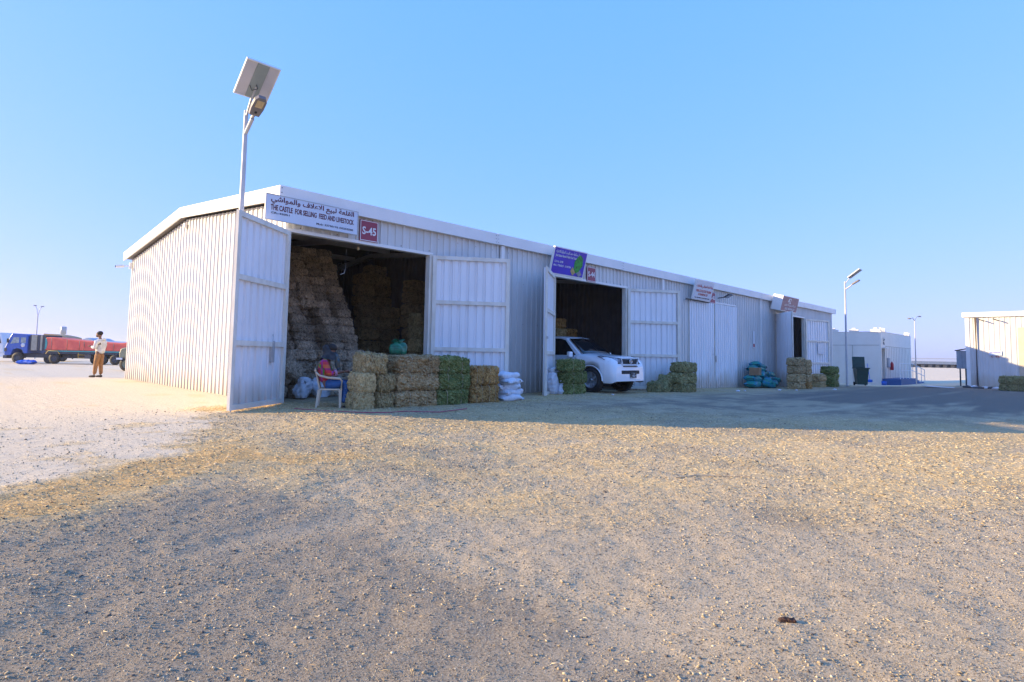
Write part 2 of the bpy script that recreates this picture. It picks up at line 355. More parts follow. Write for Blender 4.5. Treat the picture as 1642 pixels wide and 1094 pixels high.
def mesh_np(name, co, faces, k):
    me = bpy.data.meshes.new(name); me.vertices.add(len(co)); me.vertices.foreach_set('co', co.astype(np.float32).ravel())
    me.loops.add(len(faces) * k); me.loops.foreach_set('vertex_index', faces.astype(np.int32).ravel())
    me.polygons.add(len(faces)); me.polygons.foreach_set('loop_start', np.arange(0, len(faces) * k, k, dtype=np.int32))
    me.update(calc_edges=True); return me
gm = mesh_np('ground', co, q, 4)
gm.polygons.foreach_set('use_smooth', np.ones(len(q), bool))
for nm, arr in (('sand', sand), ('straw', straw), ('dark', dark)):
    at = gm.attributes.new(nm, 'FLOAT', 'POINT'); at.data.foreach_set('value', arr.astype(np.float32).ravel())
def ground_material():
    m = bpy.data.materials.new('ground'); m.use_nodes = True; n = m.node_tree.nodes; l = m.node_tree.links; b = n['Principled BSDF']
    b.inputs['Roughness'].default_value = .95; b.inputs['Specular IOR Level'].default_value = .15
    tc = n.new('ShaderNodeTexCoord')
    def noise(s, d=6, r=.6, st=None):
        z = n.new('ShaderNodeTexNoise'); z.inputs['Scale'].default_value = s; z.inputs['Detail'].default_value = d; z.inputs['Roughness'].default_value = r
        if st:
            mp = n.new('ShaderNodeMapping'); mp.inputs['Scale'].default_value = st[0]; mp.inputs['Rotation'].default_value = (0, 0, st[1]); l.new(tc.outputs['Object'], mp.inputs[0]); l.new(mp.outputs[0], z.inputs[0])
        else: l.new(tc.outputs['Object'], z.inputs[0])
        return z.outputs[0]
    def ramp(f, stops):
        c = n.new('ShaderNodeValToRGB'); e = c.color_ramp.elements
        e[0].position, e[0].color = stops[0][0], (*stops[0][1], 1); e[1].position, e[1].color = stops[-1][0], (*stops[-1][1], 1)
        for p, k in stops[1:-1]: x = e.new(p); x.color = (*k, 1)
        l.new(f, c.inputs[0]); return c.outputs[0]
    def att(nm): a = n.new('ShaderNodeAttribute'); a.attribute_name = nm; return a.outputs['Fac']
    def mix(f, a, c2):
        x = n.new('ShaderNodeMix'); x.data_type = 'RGBA'; l.new(f, x.inputs[0]); l.new(a, x.inputs[6]); l.new(c2, x.inputs[7]); return x.outputs[2]
    def mth(op, a, c2, c3=None):
        x = n.new('ShaderNodeMath'); x.operation = op; x.use_clamp = True
        for i, v in enumerate((a, c2, c3)):
            if v is None: continue
            if isinstance(v, (int, float)): x.inputs[i].default_value = v
            else: l.new(v, x.inputs[i])
        return x.outputs[0]
    fine = noise(85, 8, .85); mid = noise(7, 6); grain = noise(190, 3, .7)
    base = ramp(fine, [(.37, (.20, .142, .08)), (.5, (.64, .495, .30)), (.61, (.90, .74, .48))])
    mott = ramp(mid, [(.3, (.43, .33, .20)), (.7, (.70, .55, .345))])
    c = mix(mth('MULTIPLY', mid, .55), base, mott)
    vor = n.new('ShaderNodeTexVoronoi'); vor.inputs['Scale'].default_value = 55; l.new(tc.outputs['Object'], vor.inputs[0])
    stone = ramp(vor.outputs['Distance'], [(.10, (1, 1, 1)), (.26, (0, 0, 0))])
    sc = n.new('ShaderNodeSeparateColor'); l.new(vor.outputs['Color'], sc.inputs[0])
    pick = mth('GREATER_THAN', sc.outputs[0], .72)
    stc = ramp(sc.outputs[1], [(.1, (.12, .10, .085)), (.5, (.36, .31, .24)), (.95, (.75, .67, .54))])
    c = mix(mth('MULTIPLY', stone, pick), c, stc)
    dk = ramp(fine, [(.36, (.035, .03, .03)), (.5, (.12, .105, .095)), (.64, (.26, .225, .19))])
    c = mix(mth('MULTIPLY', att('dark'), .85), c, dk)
    sd_ = ramp(noise(22, 8, .7), [(.28, (.58, .46, .31)), (.5, (.76, .635, .44)), (.72, (.87, .75, .54))])
    c = mix(att('sand'), c, sd_)
    fa = noise(26, 6, .7, ((1, 5, 1), .5)); fb = noise(26, 6, .7, ((1, 5, 1), 2.0))
    fib = mth('MAXIMUM', fa, fb)
    sw = ramp(fib, [(.34, (.36, .24, .095)), (.52, (.70, .50, .22)), (.70, (.90, .70, .37))])
    org = n.new('ShaderNodeMapRange'); org.inputs[1].default_value = .86; org.inputs[2].default_value = 1.0; l.new(att('straw'), org.inputs[0])
    so_ = ramp(fib, [(.34, (.36, .20, .06)), (.52, (.72, .44, .15)), (.70, (.88, .62, .28))]); sw = mix(org.outputs[0], sw, so_)
    cov = mth('MULTIPLY', att('straw'), mth('MULTIPLY_ADD', fib, 4.2, -1.45))
    c = mix(cov, c, sw)
    l.new(c, b.inputs['Base Color'])
    h = mth('MULTIPLY_ADD', fine, .7, mth('MULTIPLY', grain, .25))
    h2 = mth('MULTIPLY_ADD', fib, mth('MULTIPLY', att('straw'), .5), h)
    bp = n.new('ShaderNodeBump'); bp.inputs['Strength'].default_value = .8; bp.inputs['Distance'].default_value = .022
    l.new(h2, bp.inputs['Height']); l.new(bp.outputs[0], b.inputs['Normal'])
    return m
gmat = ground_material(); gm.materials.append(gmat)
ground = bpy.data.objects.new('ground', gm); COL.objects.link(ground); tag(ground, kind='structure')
def gz(x, y):
    x = np.atleast_1d(np.asarray(x, float)); y = np.atleast_1d(np.asarray(y, float))
    s_, _, _ = masks(x, y); f = ss(60, 25, np.hypot(x + 4.8, y + 10.8))
    z = zbase(x, y) + relief(x, y, s_) * f
    return z - .02 * ss(.3, .6, y) * ss(-.5, .5, x) * ss(35, 34, x)
def g1(x, y): return float(gz(x, y)[0])

# gravel: real stones scattered over the near ground (uncountable)
ico = bmesh.new(); bmesh.ops.create_icosphere(ico, subdivisions=1, radius=1)
icov = np.array([v.co[:] for v in ico.verts]); icof = np.array([[v.index for v in f.verts] for f in ico.faces]); ico.free()
def scatter(n, rmin, rmax, seed, amin=-.8, amax=.85):
    g = np.random.default_rng(seed); r = np.exp(g.uniform(math.log(rmin), math.log(rmax), n)); a = g.uniform(amin, amax, n)
    fx, fy = .70, .714
    x = CAM.x + r * (fx * np.cos(a) + fy * np.sin(a)); y = CAM.y + r * (fy * np.cos(a) - fx * np.sin(a)); return x, y, r, g
def stones(n, seed, smin, smax, rmin, rmax, name, cols, kind='stuff'):
    x, y, r, g = scatter(n, rmin, rmax, seed)
    keep = (y < -.3) & ((x > -1.6) | (y < -1.2) | True) & ~((y > -2.6) & (x > -.2))
    cl = fbm(x, y, .7, 3); keep &= g.random(n) < (ss(.28, .62, cl) + .12) * (1 - .8 * ruts(x, y))
    sa, st, dk = masks(x, y); keep &= ~((sa > .5) & (g.random(n) > .12))
    x, y, r = x[keep], y[keep], r[keep]; n = len(x)
    s = smin * (smax / smin) ** (g.random(n) ** 4) * np.clip(r / 5, .8, 1.6)
    z = gz(x, y) + s * .25
    v = icov[None] * (1 + g.uniform(-.28, .28, (n, 12, 1)))
    v = v * (s[:, None, None] * g.uniform(.6, 1.25, (n, 1, 3)) * np.array([1, 1, .62]))
    th = g.uniform(0, 6.28, n); c, s_ = np.cos(th)[:, None], np.sin(th)[:, None]
    v = np.stack([v[..., 0] * c - v[..., 1] * s_, v[..., 0] * s_ + v[..., 1] * c, v[..., 2]], -1) + np.stack([x, y, z], -1)[:, None]
    f = (icof[None] + (np.arange(n) * 12)[:, None, None]).reshape(-1, 3)
    me = mesh_np(name, v.reshape(-1, 3), f, 3)
    for c_ in cols: me.materials.append(c_)
    mi = np.repeat(g.choice(len(cols), n, p=[.5, .22, .22, .06]), 20).astype(np.int32); me.polygons.foreach_set('material_index', mi)
    o = bpy.data.objects.new(name, me); COL.objects.link(o); return tag(o, kind=kind)
SC = [mat('stone_a', (.46, .36, .21), (.32, .245, .14), 30, .9), mat('stone_b', (.13, .105, .08), None, 30, .9),
      mat('stone_c', (.58, .47, .29), None, 30, .9), mat('stone_d', (.74, .62, .41), (.58, .48, .32), 30, .85)]
o = stones(70000, 3, .0025, .0115, 1.6, 13, 'gravel', SC); tag(o, 'loose grey and tan gravel strewn over the foreground dirt', 'gravel')
def grit(n, seed, smin, smax, rmin, rmax):
    x, y, r, g = scatter(n, rmin, rmax, seed); sa, st, dk = masks(x, y)
    keep = ~((y > -1.2) & (x > -.6)) & (g.random(n) < np.where(sa > .4, .16, 1) * (1 - .85 * ss(.35, .8, st))); x, y, r = x[keep], y[keep], r[keep]; n = len(x)
    ov = np.array([(1, 0, 0), (-1, 0, 0), (0, 1, 0), (0, -1, 0), (0, 0, 1)], float); of = np.array([(0, 2, 4), (2, 1, 4), (1, 3, 4), (3, 0, 4)])
    s = smin * (smax / smin) ** (g.random(n) ** 2) * np.clip(r / 3.2, .75, 2.2); th = g.uniform(0, 6.28, n); c, s_ = np.cos(th)[:, None], np.sin(th)[:, None]
    v = ov[None] * (s[:, None, None] * g.uniform(.55, 1.35, (n, 5, 1))); v = np.stack([v[..., 0] * c - v[..., 1] * s_, v[..., 0] * s_ + v[..., 1] * c, v[..., 2]], -1) + np.stack([x, y, gz(x, y) - s * .1], -1)[:, None]
    me = mesh_np('grit', v.reshape(-1, 3), (of[None] + (np.arange(n) * 5)[:, None, None]).reshape(-1, 3), 3)
    for c_ in SC: me.materials.append(c_)
    me.polygons.foreach_set('material_index', np.repeat(g.choice(4, n, p=[.50, .25, .20, .05]), 4).astype(np.int32))
    return tag(bpy.data.objects.new('grit', me), 'fine pale and dark grit over the foreground dirt', 'grit', kind='stuff')
COL.objects.link(grit(300000, 21, .0018, .0055, 1.5, 12))
# straw litter: thin stalks lying on the ground (uncountable)
def litter(n, seed, rmin, rmax, box=None):
    x, y, r, g = scatter(n, rmin, rmax, seed)
    if box: x = g.uniform(box[0], box[1], n); y = g.uniform(box[2], box[3], n); r = np.hypot(x - CAM.x, y - CAM.y)
    sa, st, dk = masks(x, y)
    if box: st = st * 0 + np.exp(-((y - box[4]) / .55) ** 2) * (.3 + .7 * ss(.4, .6, fbm(x, y, .5, 3)))
    keep = (g.random(n) < st * 1.2 + .015) & (y < .2)
    x, y, r = x[keep], y[keep], r[keep]; n = len(x)
    L = g.uniform(.008, .035, n) * np.clip(r / 7, .8, 1.3); th = g.uniform(0, 6.28, n); wd = g.uniform(.0008, .0018, n) * np.clip(r / 5, .9, 1.8)
    dx, dy = np.cos(th) * L, np.sin(th) * L; px, py = -np.sin(th) * wd, np.cos(th) * wd
    z0 = gz(x - dx, y - dy) + .006; z1 = gz(x + dx, y + dy) + .006 + g.uniform(0, .012, n)
    A = np.stack([x - dx + px, y - dy + py, z0], -1); B = np.stack([x - dx - px, y - dy - py, z0], -1)
    C = np.stack([x + dx, y + dy, z1], -1); D = np.stack([x - dx, y - dy, z0 + wd * 1.5], -1)
    v = np.stack([A, B, C, D], 1).reshape(-1, 3); k = (np.arange(n) * 4)[:, None]
    f = np.concatenate([k + [0, 3, 2], k + [3, 1, 2], k + [1, 0, 2], k + [0, 1, 3]]).reshape(-1, 3)
    me = mesh_np('loose_straw', v, f, 3)
    cols = [mat('stalk_a', (.72, .55, .27), None, 30, .7), mat('stalk_b', (.48, .32, .13), None, 30, .7), mat('stalk_c', (.86, .72, .44), None, 30, .7)]
    for c_ in cols: me.materials.append(c_)
    me.polygons.foreach_set('material_index', np.tile(g.choice(3, n), 4).astype(np.int32))
    o = bpy.data.objects.new('loose_straw', me); COL.objects.link(o)
    return tag(o, 'golden loose straw stalks littering the dirt in front of the shed', 'straw', kind='stuff')
litter(120000, 5, 2.0, 17)
litter(26000, 6, 2, 17, (-.6, 6.2, -3.6, -.4, -1.9))
litter(14000, 7, 2, 17, (6.6, 15.5, -2.8, -.3, -1.3))
litter(9000, 8, 2, 17, (-1.6, .9, -1.9, .5, -.5))

# ------------------------------------------------------------ the long shed
PITCH = .2
def corr(u0, u1, f3, zb, zt, pitch=PITCH, h=.03):
    """corrugated sheet; f3(u, d) -> (x, y) where d is the rib height outward; zb, zt functions of u"""
    us = []
    k = math.floor(u0 / pitch) - 1
    while k * pitch < u1 + pitch:
        b = k * pitch
        us += [(b, 0), (b + pitch * .60, 0), (b + pitch * .67, h), (b + pitch * .93, h)]; k += 1
    us.append((k * pitch, 0))
    def dat(u):
        for (a, p), (c, q_) in zip(us, us[1:]):
            if a <= u <= c: return p + (q_ - p) * ((u - a) / (c - a) if c > a else 0)
        return 0
    pts = [(u0, dat(u0))] + [(a, p) for a, p in us if u0 + 1e-5 < a < u1 - 1e-5] + [(u1, dat(u1))]
    mb = MB(); n = len(pts)
    vs = [(*f3(u, d), zb(u)) for u, d in pts] + [(*f3(u, d), zt(u)) for u, d in pts]
    mb.add(vs, [(i, i + 1, n + i + 1, n + i) for i in range(n - 1)]); return mb
def panels(u0, u1, f3, zb, zt, parent, material, name='wall_panel', wdt=1.0, **k):
    a = u0
    while a < u1 - 1e-4:
        b = min((math.floor(a / wdt + 1e-6) + 1) * wdt, u1)
        corr(a, b, f3, zb, zt, **k).build(name, material, parent); a = b
cz = lambda v: (lambda u: v)
LEN, DEP = 34.2, 12.1
OPEN = [(0.02, 3.59), (8.04, 11.9), (16.2, 20.5), (25.2, 29.4)]
HDR = 3.51
shed = thing('storage_shed', 'long white corrugated metal feed shed with four tall door bays', 'shed')
def roofz(y): return 4.06 + (y / 6.15) * .62 if y < 6.15 else 4.68 - (y - 6.15) / 5.95 * .52
front = lambda u, d: (u, -d)
segs = [(3.59, 8.04), (11.9, 16.2), (20.5, 25.2), (29.4, LEN)]
for a, b in segs: panels(a, b, front, cz(-.05) if a < 12 else cz(-.25), cz(4.06), shed, M['sheet'])
for a, b in OPEN: panels(a, b, front, cz(HDR), cz(4.06), shed, M['sheet'], 'header_panel')
panels(0, DEP, lambda u, d: (-d, u), cz(0.03), roofz, shed, M['sheet'], h=.028, pitch=.25)
panels(0, DEP, lambda u, d: (LEN + d, u), cz(-.3), roofz, shed, M['sheet'])
panels(0, LEN, lambda u, d: (u, DEP + d), cz(-.25), cz(4.16), shed, M['sheet'], wdt=2.0)
# fascia and gable trims
xa = -.22; k = 0
while xa < LEN + .5:
    xb = min(xa + 5.85, LEN + .5); dz = [0, .004, -.003, .002, -.004, .003][k % 6]
    t = MB(); t.lh((xa, -.14 - .003 * (k % 2), 4.05 + dz), (xb - .004, -.10, 4.33 + dz)); t.lh((max(xa, -.17), -.098, 4.05 + dz), (xb - .004, -.04, 4.075 + dz)); t.build('front_fascia', M['trim'], shed)
    s_ = MB()
    for zz in (4.10, 4.19, 4.28):
        for xx in (xa + .04, xb - .05): s_.lathe([(0, -.147), (.010, -.146), (.010, -.139)], 'Y', 6, c=(xx, 0, zz))
    tag(s_.build('fascia_screws', M['dark'], shed), kind='stuff'); xa = xb; k += 1
for X in (-.22, LEN + .46):
    mb = MB(); pr = [(-.095, 4.05), (-.095, 4.33), (6.15, 4.96), (DEP + .2, 4.44), (DEP + .2, 4.16), (6.15, 4.68)]
    mb.prism([(X, a, b) for a, b in pr], (.045, 0, 0)); mb.build('gable_trim', M['trim'], shed)
mb = MB(); mb.prism([(X_, y_, z_) for X_, y_, z_ in [(-.17, -.09, 4.10), (-.17, 6.15, 4.74), (-.17, DEP + .15, 4.21), (-.17, DEP + .15, 4.28), (-.17, 6.15, 4.82), (-.17, -.09, 4.17)]], (LEN + .62, 0, 0))
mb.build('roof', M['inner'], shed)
# corner posts, jambs, header trims, base
for x0, x1 in [(-.035, .02), (LEN - .03, LEN + .035)]:
    MB().lh((x0, -.045, -.2), (x1, .05, 4.05)).build('corner_trim', M['trim'], shed)
for i, (a, b) in enumerate(OPEN):
    if i != 2:
        MB().lh((a, -.05, 0 if i < 2 else -.25), (a + .09 if i else a + .05, .10, HDR)).build('door_jamb', M['frame'], shed)
        MB().lh((b - .10, -.05, 0 if i < 2 else -.25), (b, .10, HDR)).build('door_jamb', M['frame'], shed)
    MB().lh((a, -.045, HDR - .03), (b, .09, HDR + .035)).build('door_header', M['trim'], shed)
for x in (5.89, 14.18, 23.2):
    MB().lh((x - .06, -.098, -.1 if x > 10 else .05), (x + .06, -.035, 4.04)).build('downpipe', M['trim'], shed)
# inside: partitions, purlins, rafters
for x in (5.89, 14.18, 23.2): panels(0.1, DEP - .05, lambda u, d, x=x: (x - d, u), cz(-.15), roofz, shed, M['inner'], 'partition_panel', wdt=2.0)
for y in (1.3, 2.6, 3.9, 5.2, 7.4, 8.8, 10.2, 11.4):
    z = roofz(y) - .02; MB().lh((.05, y - .03, z - .15), (LEN - .1, y + .03, z)).build('purlin', M['steel'], shed)
for x in (2.9, 5.75, 10.0, 14.0, 18.6, 23.0, 28.7):
    mb = MB(); mb.prism([(x, .1, 3.78), (x, 6.15, 4.38), (x, DEP - .1, 3.86), (x, DEP - .1, 4.0), (x, 6.15, 4.53), (x, .1, 3.9)], (.12, 0, 0)); mb.build('rafter', M['steel'], shed)
# screws on header panels
mb = MB()
for a, b in OPEN:
    x = a + .25
    while x < b: mb.lathe([(0, -.052), (.013, -.050), (.013, -.044)], 'Y', 6, c=(x, 0, HDR + .07)); x += .8

for a, b in segs:
    for zz in (.9, 2.0, 3.1, 3.9):
        x = math.ceil(a / .2) * .2 + .16
        while x < b - .05: mb.lathe([(0, -.038), (.009, -.037), (.009, -.029)], 'Y', 5, c=(x, 0, zz)); x += .6
for zz in (1.0, 2.2, 3.4):
    y = .36
    while y < DEP - .1: mb.lathe([(0, -.038), (.009, -.037), (.009, -.029)], 'X', 5, c=(0, y, zz)); y += .6
tag(mb.build('sheet_screws', mat('rusty_screw', (.16, .09, .05), None, 5, .7), shed), kind='stuff')

# door leaves
def leaf(hx, L, ang, right, z0, z1, label=None, hinge=True, name='door_leaf'):
    sg = -1 if right else 1; t = .09; H = z1 - z0; th = .05
    f = MB()
    f.lh((0, 0, z0), (sg * t, th, z1)); f.lh((sg * (L - t), 0, z0), (sg * L, th, z1))
    for zz in (z0, z0 + H / 3 - t / 2, z0 + 2 * H / 3 - t / 2, z1 - t):
        f.lh((sg * t, .002, zz), (sg * (L - t), th - .002, zz + t))
    o = f.build(name, M['frame'], shed, loc=(hx, -.06, 0), rz=ang)
    if label: o['label'] = label
    a, b = (0.01, L - .01) if not right else (-L + .01, -.01)
    corr(a, b, lambda u, d: (u, -.004 - d), cz(z0 + .01), cz(z1 - .01), h=.048).build('leaf_panel', M['leaf'], o)
    if hinge:
        for zz in (z0 + .4, z1 - .4):
            MB().tube([(0, -.02, zz - .07), (0, -.02, zz + .07)], .018, 8).build('hinge', M['galv'], o)
    return o
L1 = leaf(0.03, 1.70, R(-143.5), False, .17, 3.48)
MB().tube([(1.64, .03, .0), (1.64, .03, .45)], .012, 6).build('drop_bolt', M['galv'], L1)
leaf(3.58, 1.86, R(145.5), True, .17, 3.48)
L2 = leaf(8.05, 1.86, R(-147), False, .12, 3.48)
MB().lh((1.78, .051, 1.6), (1.9, .08, 1.66)).build('latch', M['galv'], L2)
leaf(11.89, 1.92, R(148), True, .12, 3.48)
leaf(25.2, 2.0, R(-141), False, -.15, 3.46)
R4 = leaf(29.4, 2.05, R(163), True, -.15, 3.46)
MB().lh((-1.55, .052, 1.55), (-.98, .058, 2.15)).build('notice', M['white'], R4)
# the closed pair
for (x0, L, rt, a) in ((16.22, 2.12, False, 0), (20.48, 2.12, True, R(.8))):
    o = leaf(x0, L, a, rt, -.05, 3.46, hinge=False)
MB().lh((18.36, -.13, 1.05), (18.44, -.10, 1.3)).build('door_latch', M['galv'], shed)
MB().lh((18.02, -.118, 1.35), (18.2, -.112, 1.6)).build('notice', M['white'], shed)
mb = MB(); mb.lh((22.32, -.055, 1.7), (22.52, -.045, 2.5), 0); mb.lh((22.34, -.06, 1.75), (22.5, -.056, 1.9), 1); mb.build('notice', [M['white'], M['binred']], shed)
# little hanging things at first door
mb = MB(); mb.tube([(0, 0, 0), (.01, 0, .06), (0, 0, .10), (-.015, 0, .07)], .004, 6)
mb.tube([(0, 0, 0), (0, 0, -.05)], .004, 6); mb.lh((-.035, -.03, -.42), (.03, .03, -.05)); mb.lh((.03, -.02, -.40), (.045, .02, -.03))
o = mb.build('hanging_pouch', M['galv'], None, loc=(-.32, -.36, 1.36), rz=R(36)); tag(o, 'small grey pouch hooked over the rail of the leftmost door leaf', 'pouch')
# CCTV and gable lamp
o = thing('security_camera', 'white security camera on the back corner of the lit gable wall', 'camera', (-.06, 11.85, 3.95))
MB().tube([(0, 0, 0), (-.22, .1, -.02)], .02, 8).build('bracket', M['white'], o); MB().lh((-.06, -.06, -.1), (0, .06, .1)).build('mount', M['white'], o)
MB().tube([(-.2, .1, -.02), (-.42, .16, -.05)], .05, 10).build('housing', M['white'], o); MB().tube([(-.42, .16, -.05), (-.44, .165, -.053)], .035, 10).build('lens', M['black'], o)
o = tag(MB().lh((-.12, 6.05, 4.42), (-.04, 6.2, 4.55)).build('wall_lamp', M['trim'], None, bevel=.02), 'small beige lamp under the ridge of the gable end', 'lamp')
# bulb and cable in the first opening
o = thing('pendant_bulb', 'bare bulb with a long hanging cable inside the first door', 'lamp', (1.75, .25, HDR - .04))
MB().lathe([(0, -.09), (.03, -.07), (.035, -.04), (.018, 0)], 'Z', 10).build('bulb', M['ledglass'], o)
MB().tube([(-.12, .3, -.05), (-.12, .3, -.45), (-.15, .3, -.58), (-.25, .3, -.62)], .008, 6).build('cable', M['galv'], o)

# ------------------------------------------------------------ signs
AR = {'ا': (0xFE8D, 0xFE8E), 'د': (0xFEA9, 0xFEAA), 'ر': (0xFEAD, 0xFEAE), 'و': (0xFEED, 0xFEEE), 'ة': (0xFE93, 0xFE94),
      'ل': 0xFEDD, 'ق': 0xFED5, 'ع': 0xFEC9, 'ب': 0xFE8F, 'ي': 0xFEF1, 'ف': 0xFED1, 'م': 0xFEE1, 'ش': 0xFEB5, 'ن': 0xFEE5,
      'ت': 0xFE95, 'ح': 0xFEA1, 'س': 0xFEB1, 'ج': 0xFE9D, 'ه': 0xFEE9, 'ك': 0xFED9, 'ط': 0xFEC1, 'غ': 0xFECD, 'ذ': (0xFEAB, 0xFEAC), 'أ': (0xFE83, 0xFE84)}
def arab(t):
    out = []; j = False; i = 0
    while i < len(t):
        c = t[i]
        if c not in AR: out.append(c); j = False; i += 1; continue
        if c == 'ل' and i + 1 < len(t) and t[i + 1] in 'اأ':
            out.append(chr(0xFEFC if j else 0xFEFB)); j = False; i += 2; continue
        nxt = i + 1 < len(t) and t[i + 1] in AR; v = AR[c]
        if isinstance(v, tuple): out.append(chr(v[1] if j else v[0])); j = False
        else: out.append(chr(v + (3 if j and nxt else 1 if j else 2 if nxt else 0))); j = nxt
        i += 1
    return ''.join(out[::-1])
def text(body, width, height, material, parent, loc, bold=.0, name='lettering', rot=(R(90), 0, 0)):
    c = bpy.data.curves.new(name, 'FONT'); c.body = body; c.extrude = .002; c.offset = bold; c.resolution_u = 3
    c.align_x = 'LEFT'; t = bpy.data.objects.new(name, c); COL.objects.link(t)
    dg = bpy.context.evaluated_depsgraph_get(); me = bpy.data.meshes.new_from_object(t.evaluated_get(dg)); bpy.data.objects.remove(t)
    v = np.zeros(len(me.vertices) * 3); me.vertices.foreach_get('co', v); v = v.reshape(-1, 3)
    mn, mx = v.min(0), v.max(0)
    v[:, 0] = (v[:, 0] - mn[0]) / (mx[0] - mn[0]) * width; v[:, 1] = (v[:, 1] - mn[1]) / (mx[1] - mn[1]) * height
    me.vertices.foreach_set('co', v.ravel()); me.materials.clear(); me.materials.append(material)
    o = bpy.data.objects.new(name, me); COL.objects.link(o); o.parent = parent; o.location = loc; o.rotation_euler = rot
    return o
# board above first door
s1 = thing('shop_sign', 'long pale blue board reading THE CASTLE FOR SELLING FEED AND LIVESTOCK', 'sign', (-.50, -.20, 3.62))
MB().lh((0, -.005, 0), (1.94, .02, .475)).build('board', M['signwhite'], s1)
mb = MB(); mb.lh((-.012, -.012, -.012), (1.952, .025, -.001)); mb.lh((-.012, -.012, .476), (1.952, .025, .488)); mb.lh((-.012, -.012, -.001), (-.001, .025, .476)); mb.lh((1.941, -.012, -.001), (1.952, .025, .476)); mb.build('board_frame', M['galv'], s1)
text(arab('القلعة لبيع الاعلاف والمواشي'), 1.76, .155, M['inkmaroon'], s1, (.09, -.008, .305), .02)
text('THE CASTLE  FOR SELLING  FEED AND LIVESTOCK', 1.76, .105, M['inkmaroon'], s1, (.09, -.008, .185), .02)
text('CR:-42051', .36, .036, M['inkblack'], s1, (.10, -.008, .115), .01)
text('Mob: 33730176 /30252500', .82, .040, M['inkblack'], s1, (1.02, -.008, .055), .01)
# bay number plates
def plate(x, z, wd, txt, label):
    p = thing('number_plate', label, 'sign', (x, -.062, z), group='bay number plates')
    MB().lh((0, -.004, 0), (wd, .012, .46)).build('plate', M['maroon'], p, bevel=.006)
    mb = MB()
    for a, b in (((.012, .012), (wd - .012, .026)), ((.012, .434), (wd - .012, .448)), ((.012, .0262), (.026, .4338)), ((wd - .026, .0262), (wd - .012, .4338))):
        mb.lh((a[0], -.007, a[1]), (b[0], -.0045, b[1]))
    mb.build('border', M['inkwhite'], p)
    text(txt, wd * .74, .17, M['inkwhite'], p, (wd * .13, -.006, .145), .02)
plate(1.585, 3.545, .46, 'S-45', 'maroon number plate reading S-45 beside the long pale blue board')
plate(9.61, 3.50, .46, 'S-44', 'maroon number plate reading S-44 beside the tilted blue board')
plate(17.95, 3.46, .52, 'S-43', 'maroon plate half hidden behind the white board with red lettering')
# tilted blue board
def tilt_sign(name, x, wd, H, y0, y1, z0, d, mats, label):
    s = thing(name, label, 'sign', (x, y0, z0)); s.rotation_euler = (math.atan2(y0 - y1, H), 0, 0)
    h = math.hypot(H, y0 - y1)
    MB().lh((0, 0, 0), (wd, d, h)).build('sign_box', mats, s)
    return s, h
s2, h = tilt_sign('shop_sign', 7.60, 1.52, .76, -.26, -.46, 3.50, .06, M['trim'], 'blue tilted board picturing green bags above the second door')
MB().lh((.03, -.006, .03), (1.49, -.001, h - .03)).build('face', M['signblue'], s2)
text(arab('جبل سلامة حمد النبت لتجارة الاغذية'), 1.12, .11, M['inkwhite'], s2, (.08, -.009, .60), .012)
text('Jabel Salama Hamad Al Nabit Food Trading', .98, .09, M['inkwhite'], s2, (.09, -.009, .49), .01)
text('C.R. No. 32798', .38, .062, M['inkwhite'], s2, (.09, -.009, .34), .012)
text('Mob.: 77060325 - 33707784', .78, .058, M['inkwhite'], s2, (.08, -.009, .235), .012)
MB().prism([(1.02, -.012, .15), (.98, -.012, .45), (1.10, -.012, .62), (1.2, -.012, .68), (1.34, -.012, .58), (1.38, -.012, .36), (1.25, -.012, .18), (1.12, -.012, .12)], (0, .004, 0)).build('bag_picture', M['printgreen'], s2)
MB().prism([(.86, -.016, .16), (.93, -.016, .30), (1.10, -.016, .13), (1.0, -.016, .04)], (0, .003, 0)).build('grain_picture', M['printtan'], s2)
MB().prism([(1.16, -.016, .12), (1.30, -.016, .22), (1.42, -.016, .10), (1.28, -.016, .03)], (0, .003, 0)).build('feed_picture', M['printgrey'], s2)
MB().lh((-.03, .0, -.06), (1.5, .05, -.01)).build('support_rail', M['trim'], s2)
s3, h = tilt_sign('shop_sign', 16.05, 1.52, .74, -.26, -.46, 3.46, .06, M['trim'], 'white tilted board with red Arabic and English lettering')
MB().lh((.02, -.006, .02), (1.50, -.001, h - .02)).build('face', M['signwhite'], s3)
text(arab('وفا لاغذية المواشي والنقليات'), 1.34, .15, M['inkred'], s3, (.09, -.009, .46), .014)
text('WAFA CATTLE FOOD TRADING', 1.26, .10, M['inkred'], s3, (.14, -.009, .31), .012)
text('& TRANSPORT EST', .80, .09, M['inkred'], s3, (.36, -.009, .18), .012)
text('Tel: 55678573, 33673068, 3867', 1.26, .055, M['inkblack'], s3, (.13, -.009, .06), .01)
MB().lh((-.3, .06, -.07), (1.56, .11, -.02)).build('support_rail', M['dark'], s3)
s4, h = tilt_sign('shop_sign', 24.3, 2.15, .72, -.56, -.74, 3.56, .46, M['trim'], 'deep box sign with faded pink face above the half open far door')
MB().lh((.03, -.006, .03), (2.12, -.001, h - .03)).build('face', M['signpink'], s4)
text('42', .42, .26, M['inkwhite'], s4, (.72, -.009, .40), .014)
text(arab('شركة تجارة الاعلاف'), 1.5, .14, M['inkwhite'], s4, (.35, -.009, .24), .014)
text('FEED TRADING CO', 1.3, .10, M['inkwhite'], s4, (.5, -.009, .09), .012)
plate(26.35, 3.50, .46, 'S-42', 'maroon plate partly hidden behind the faded pink box sign')
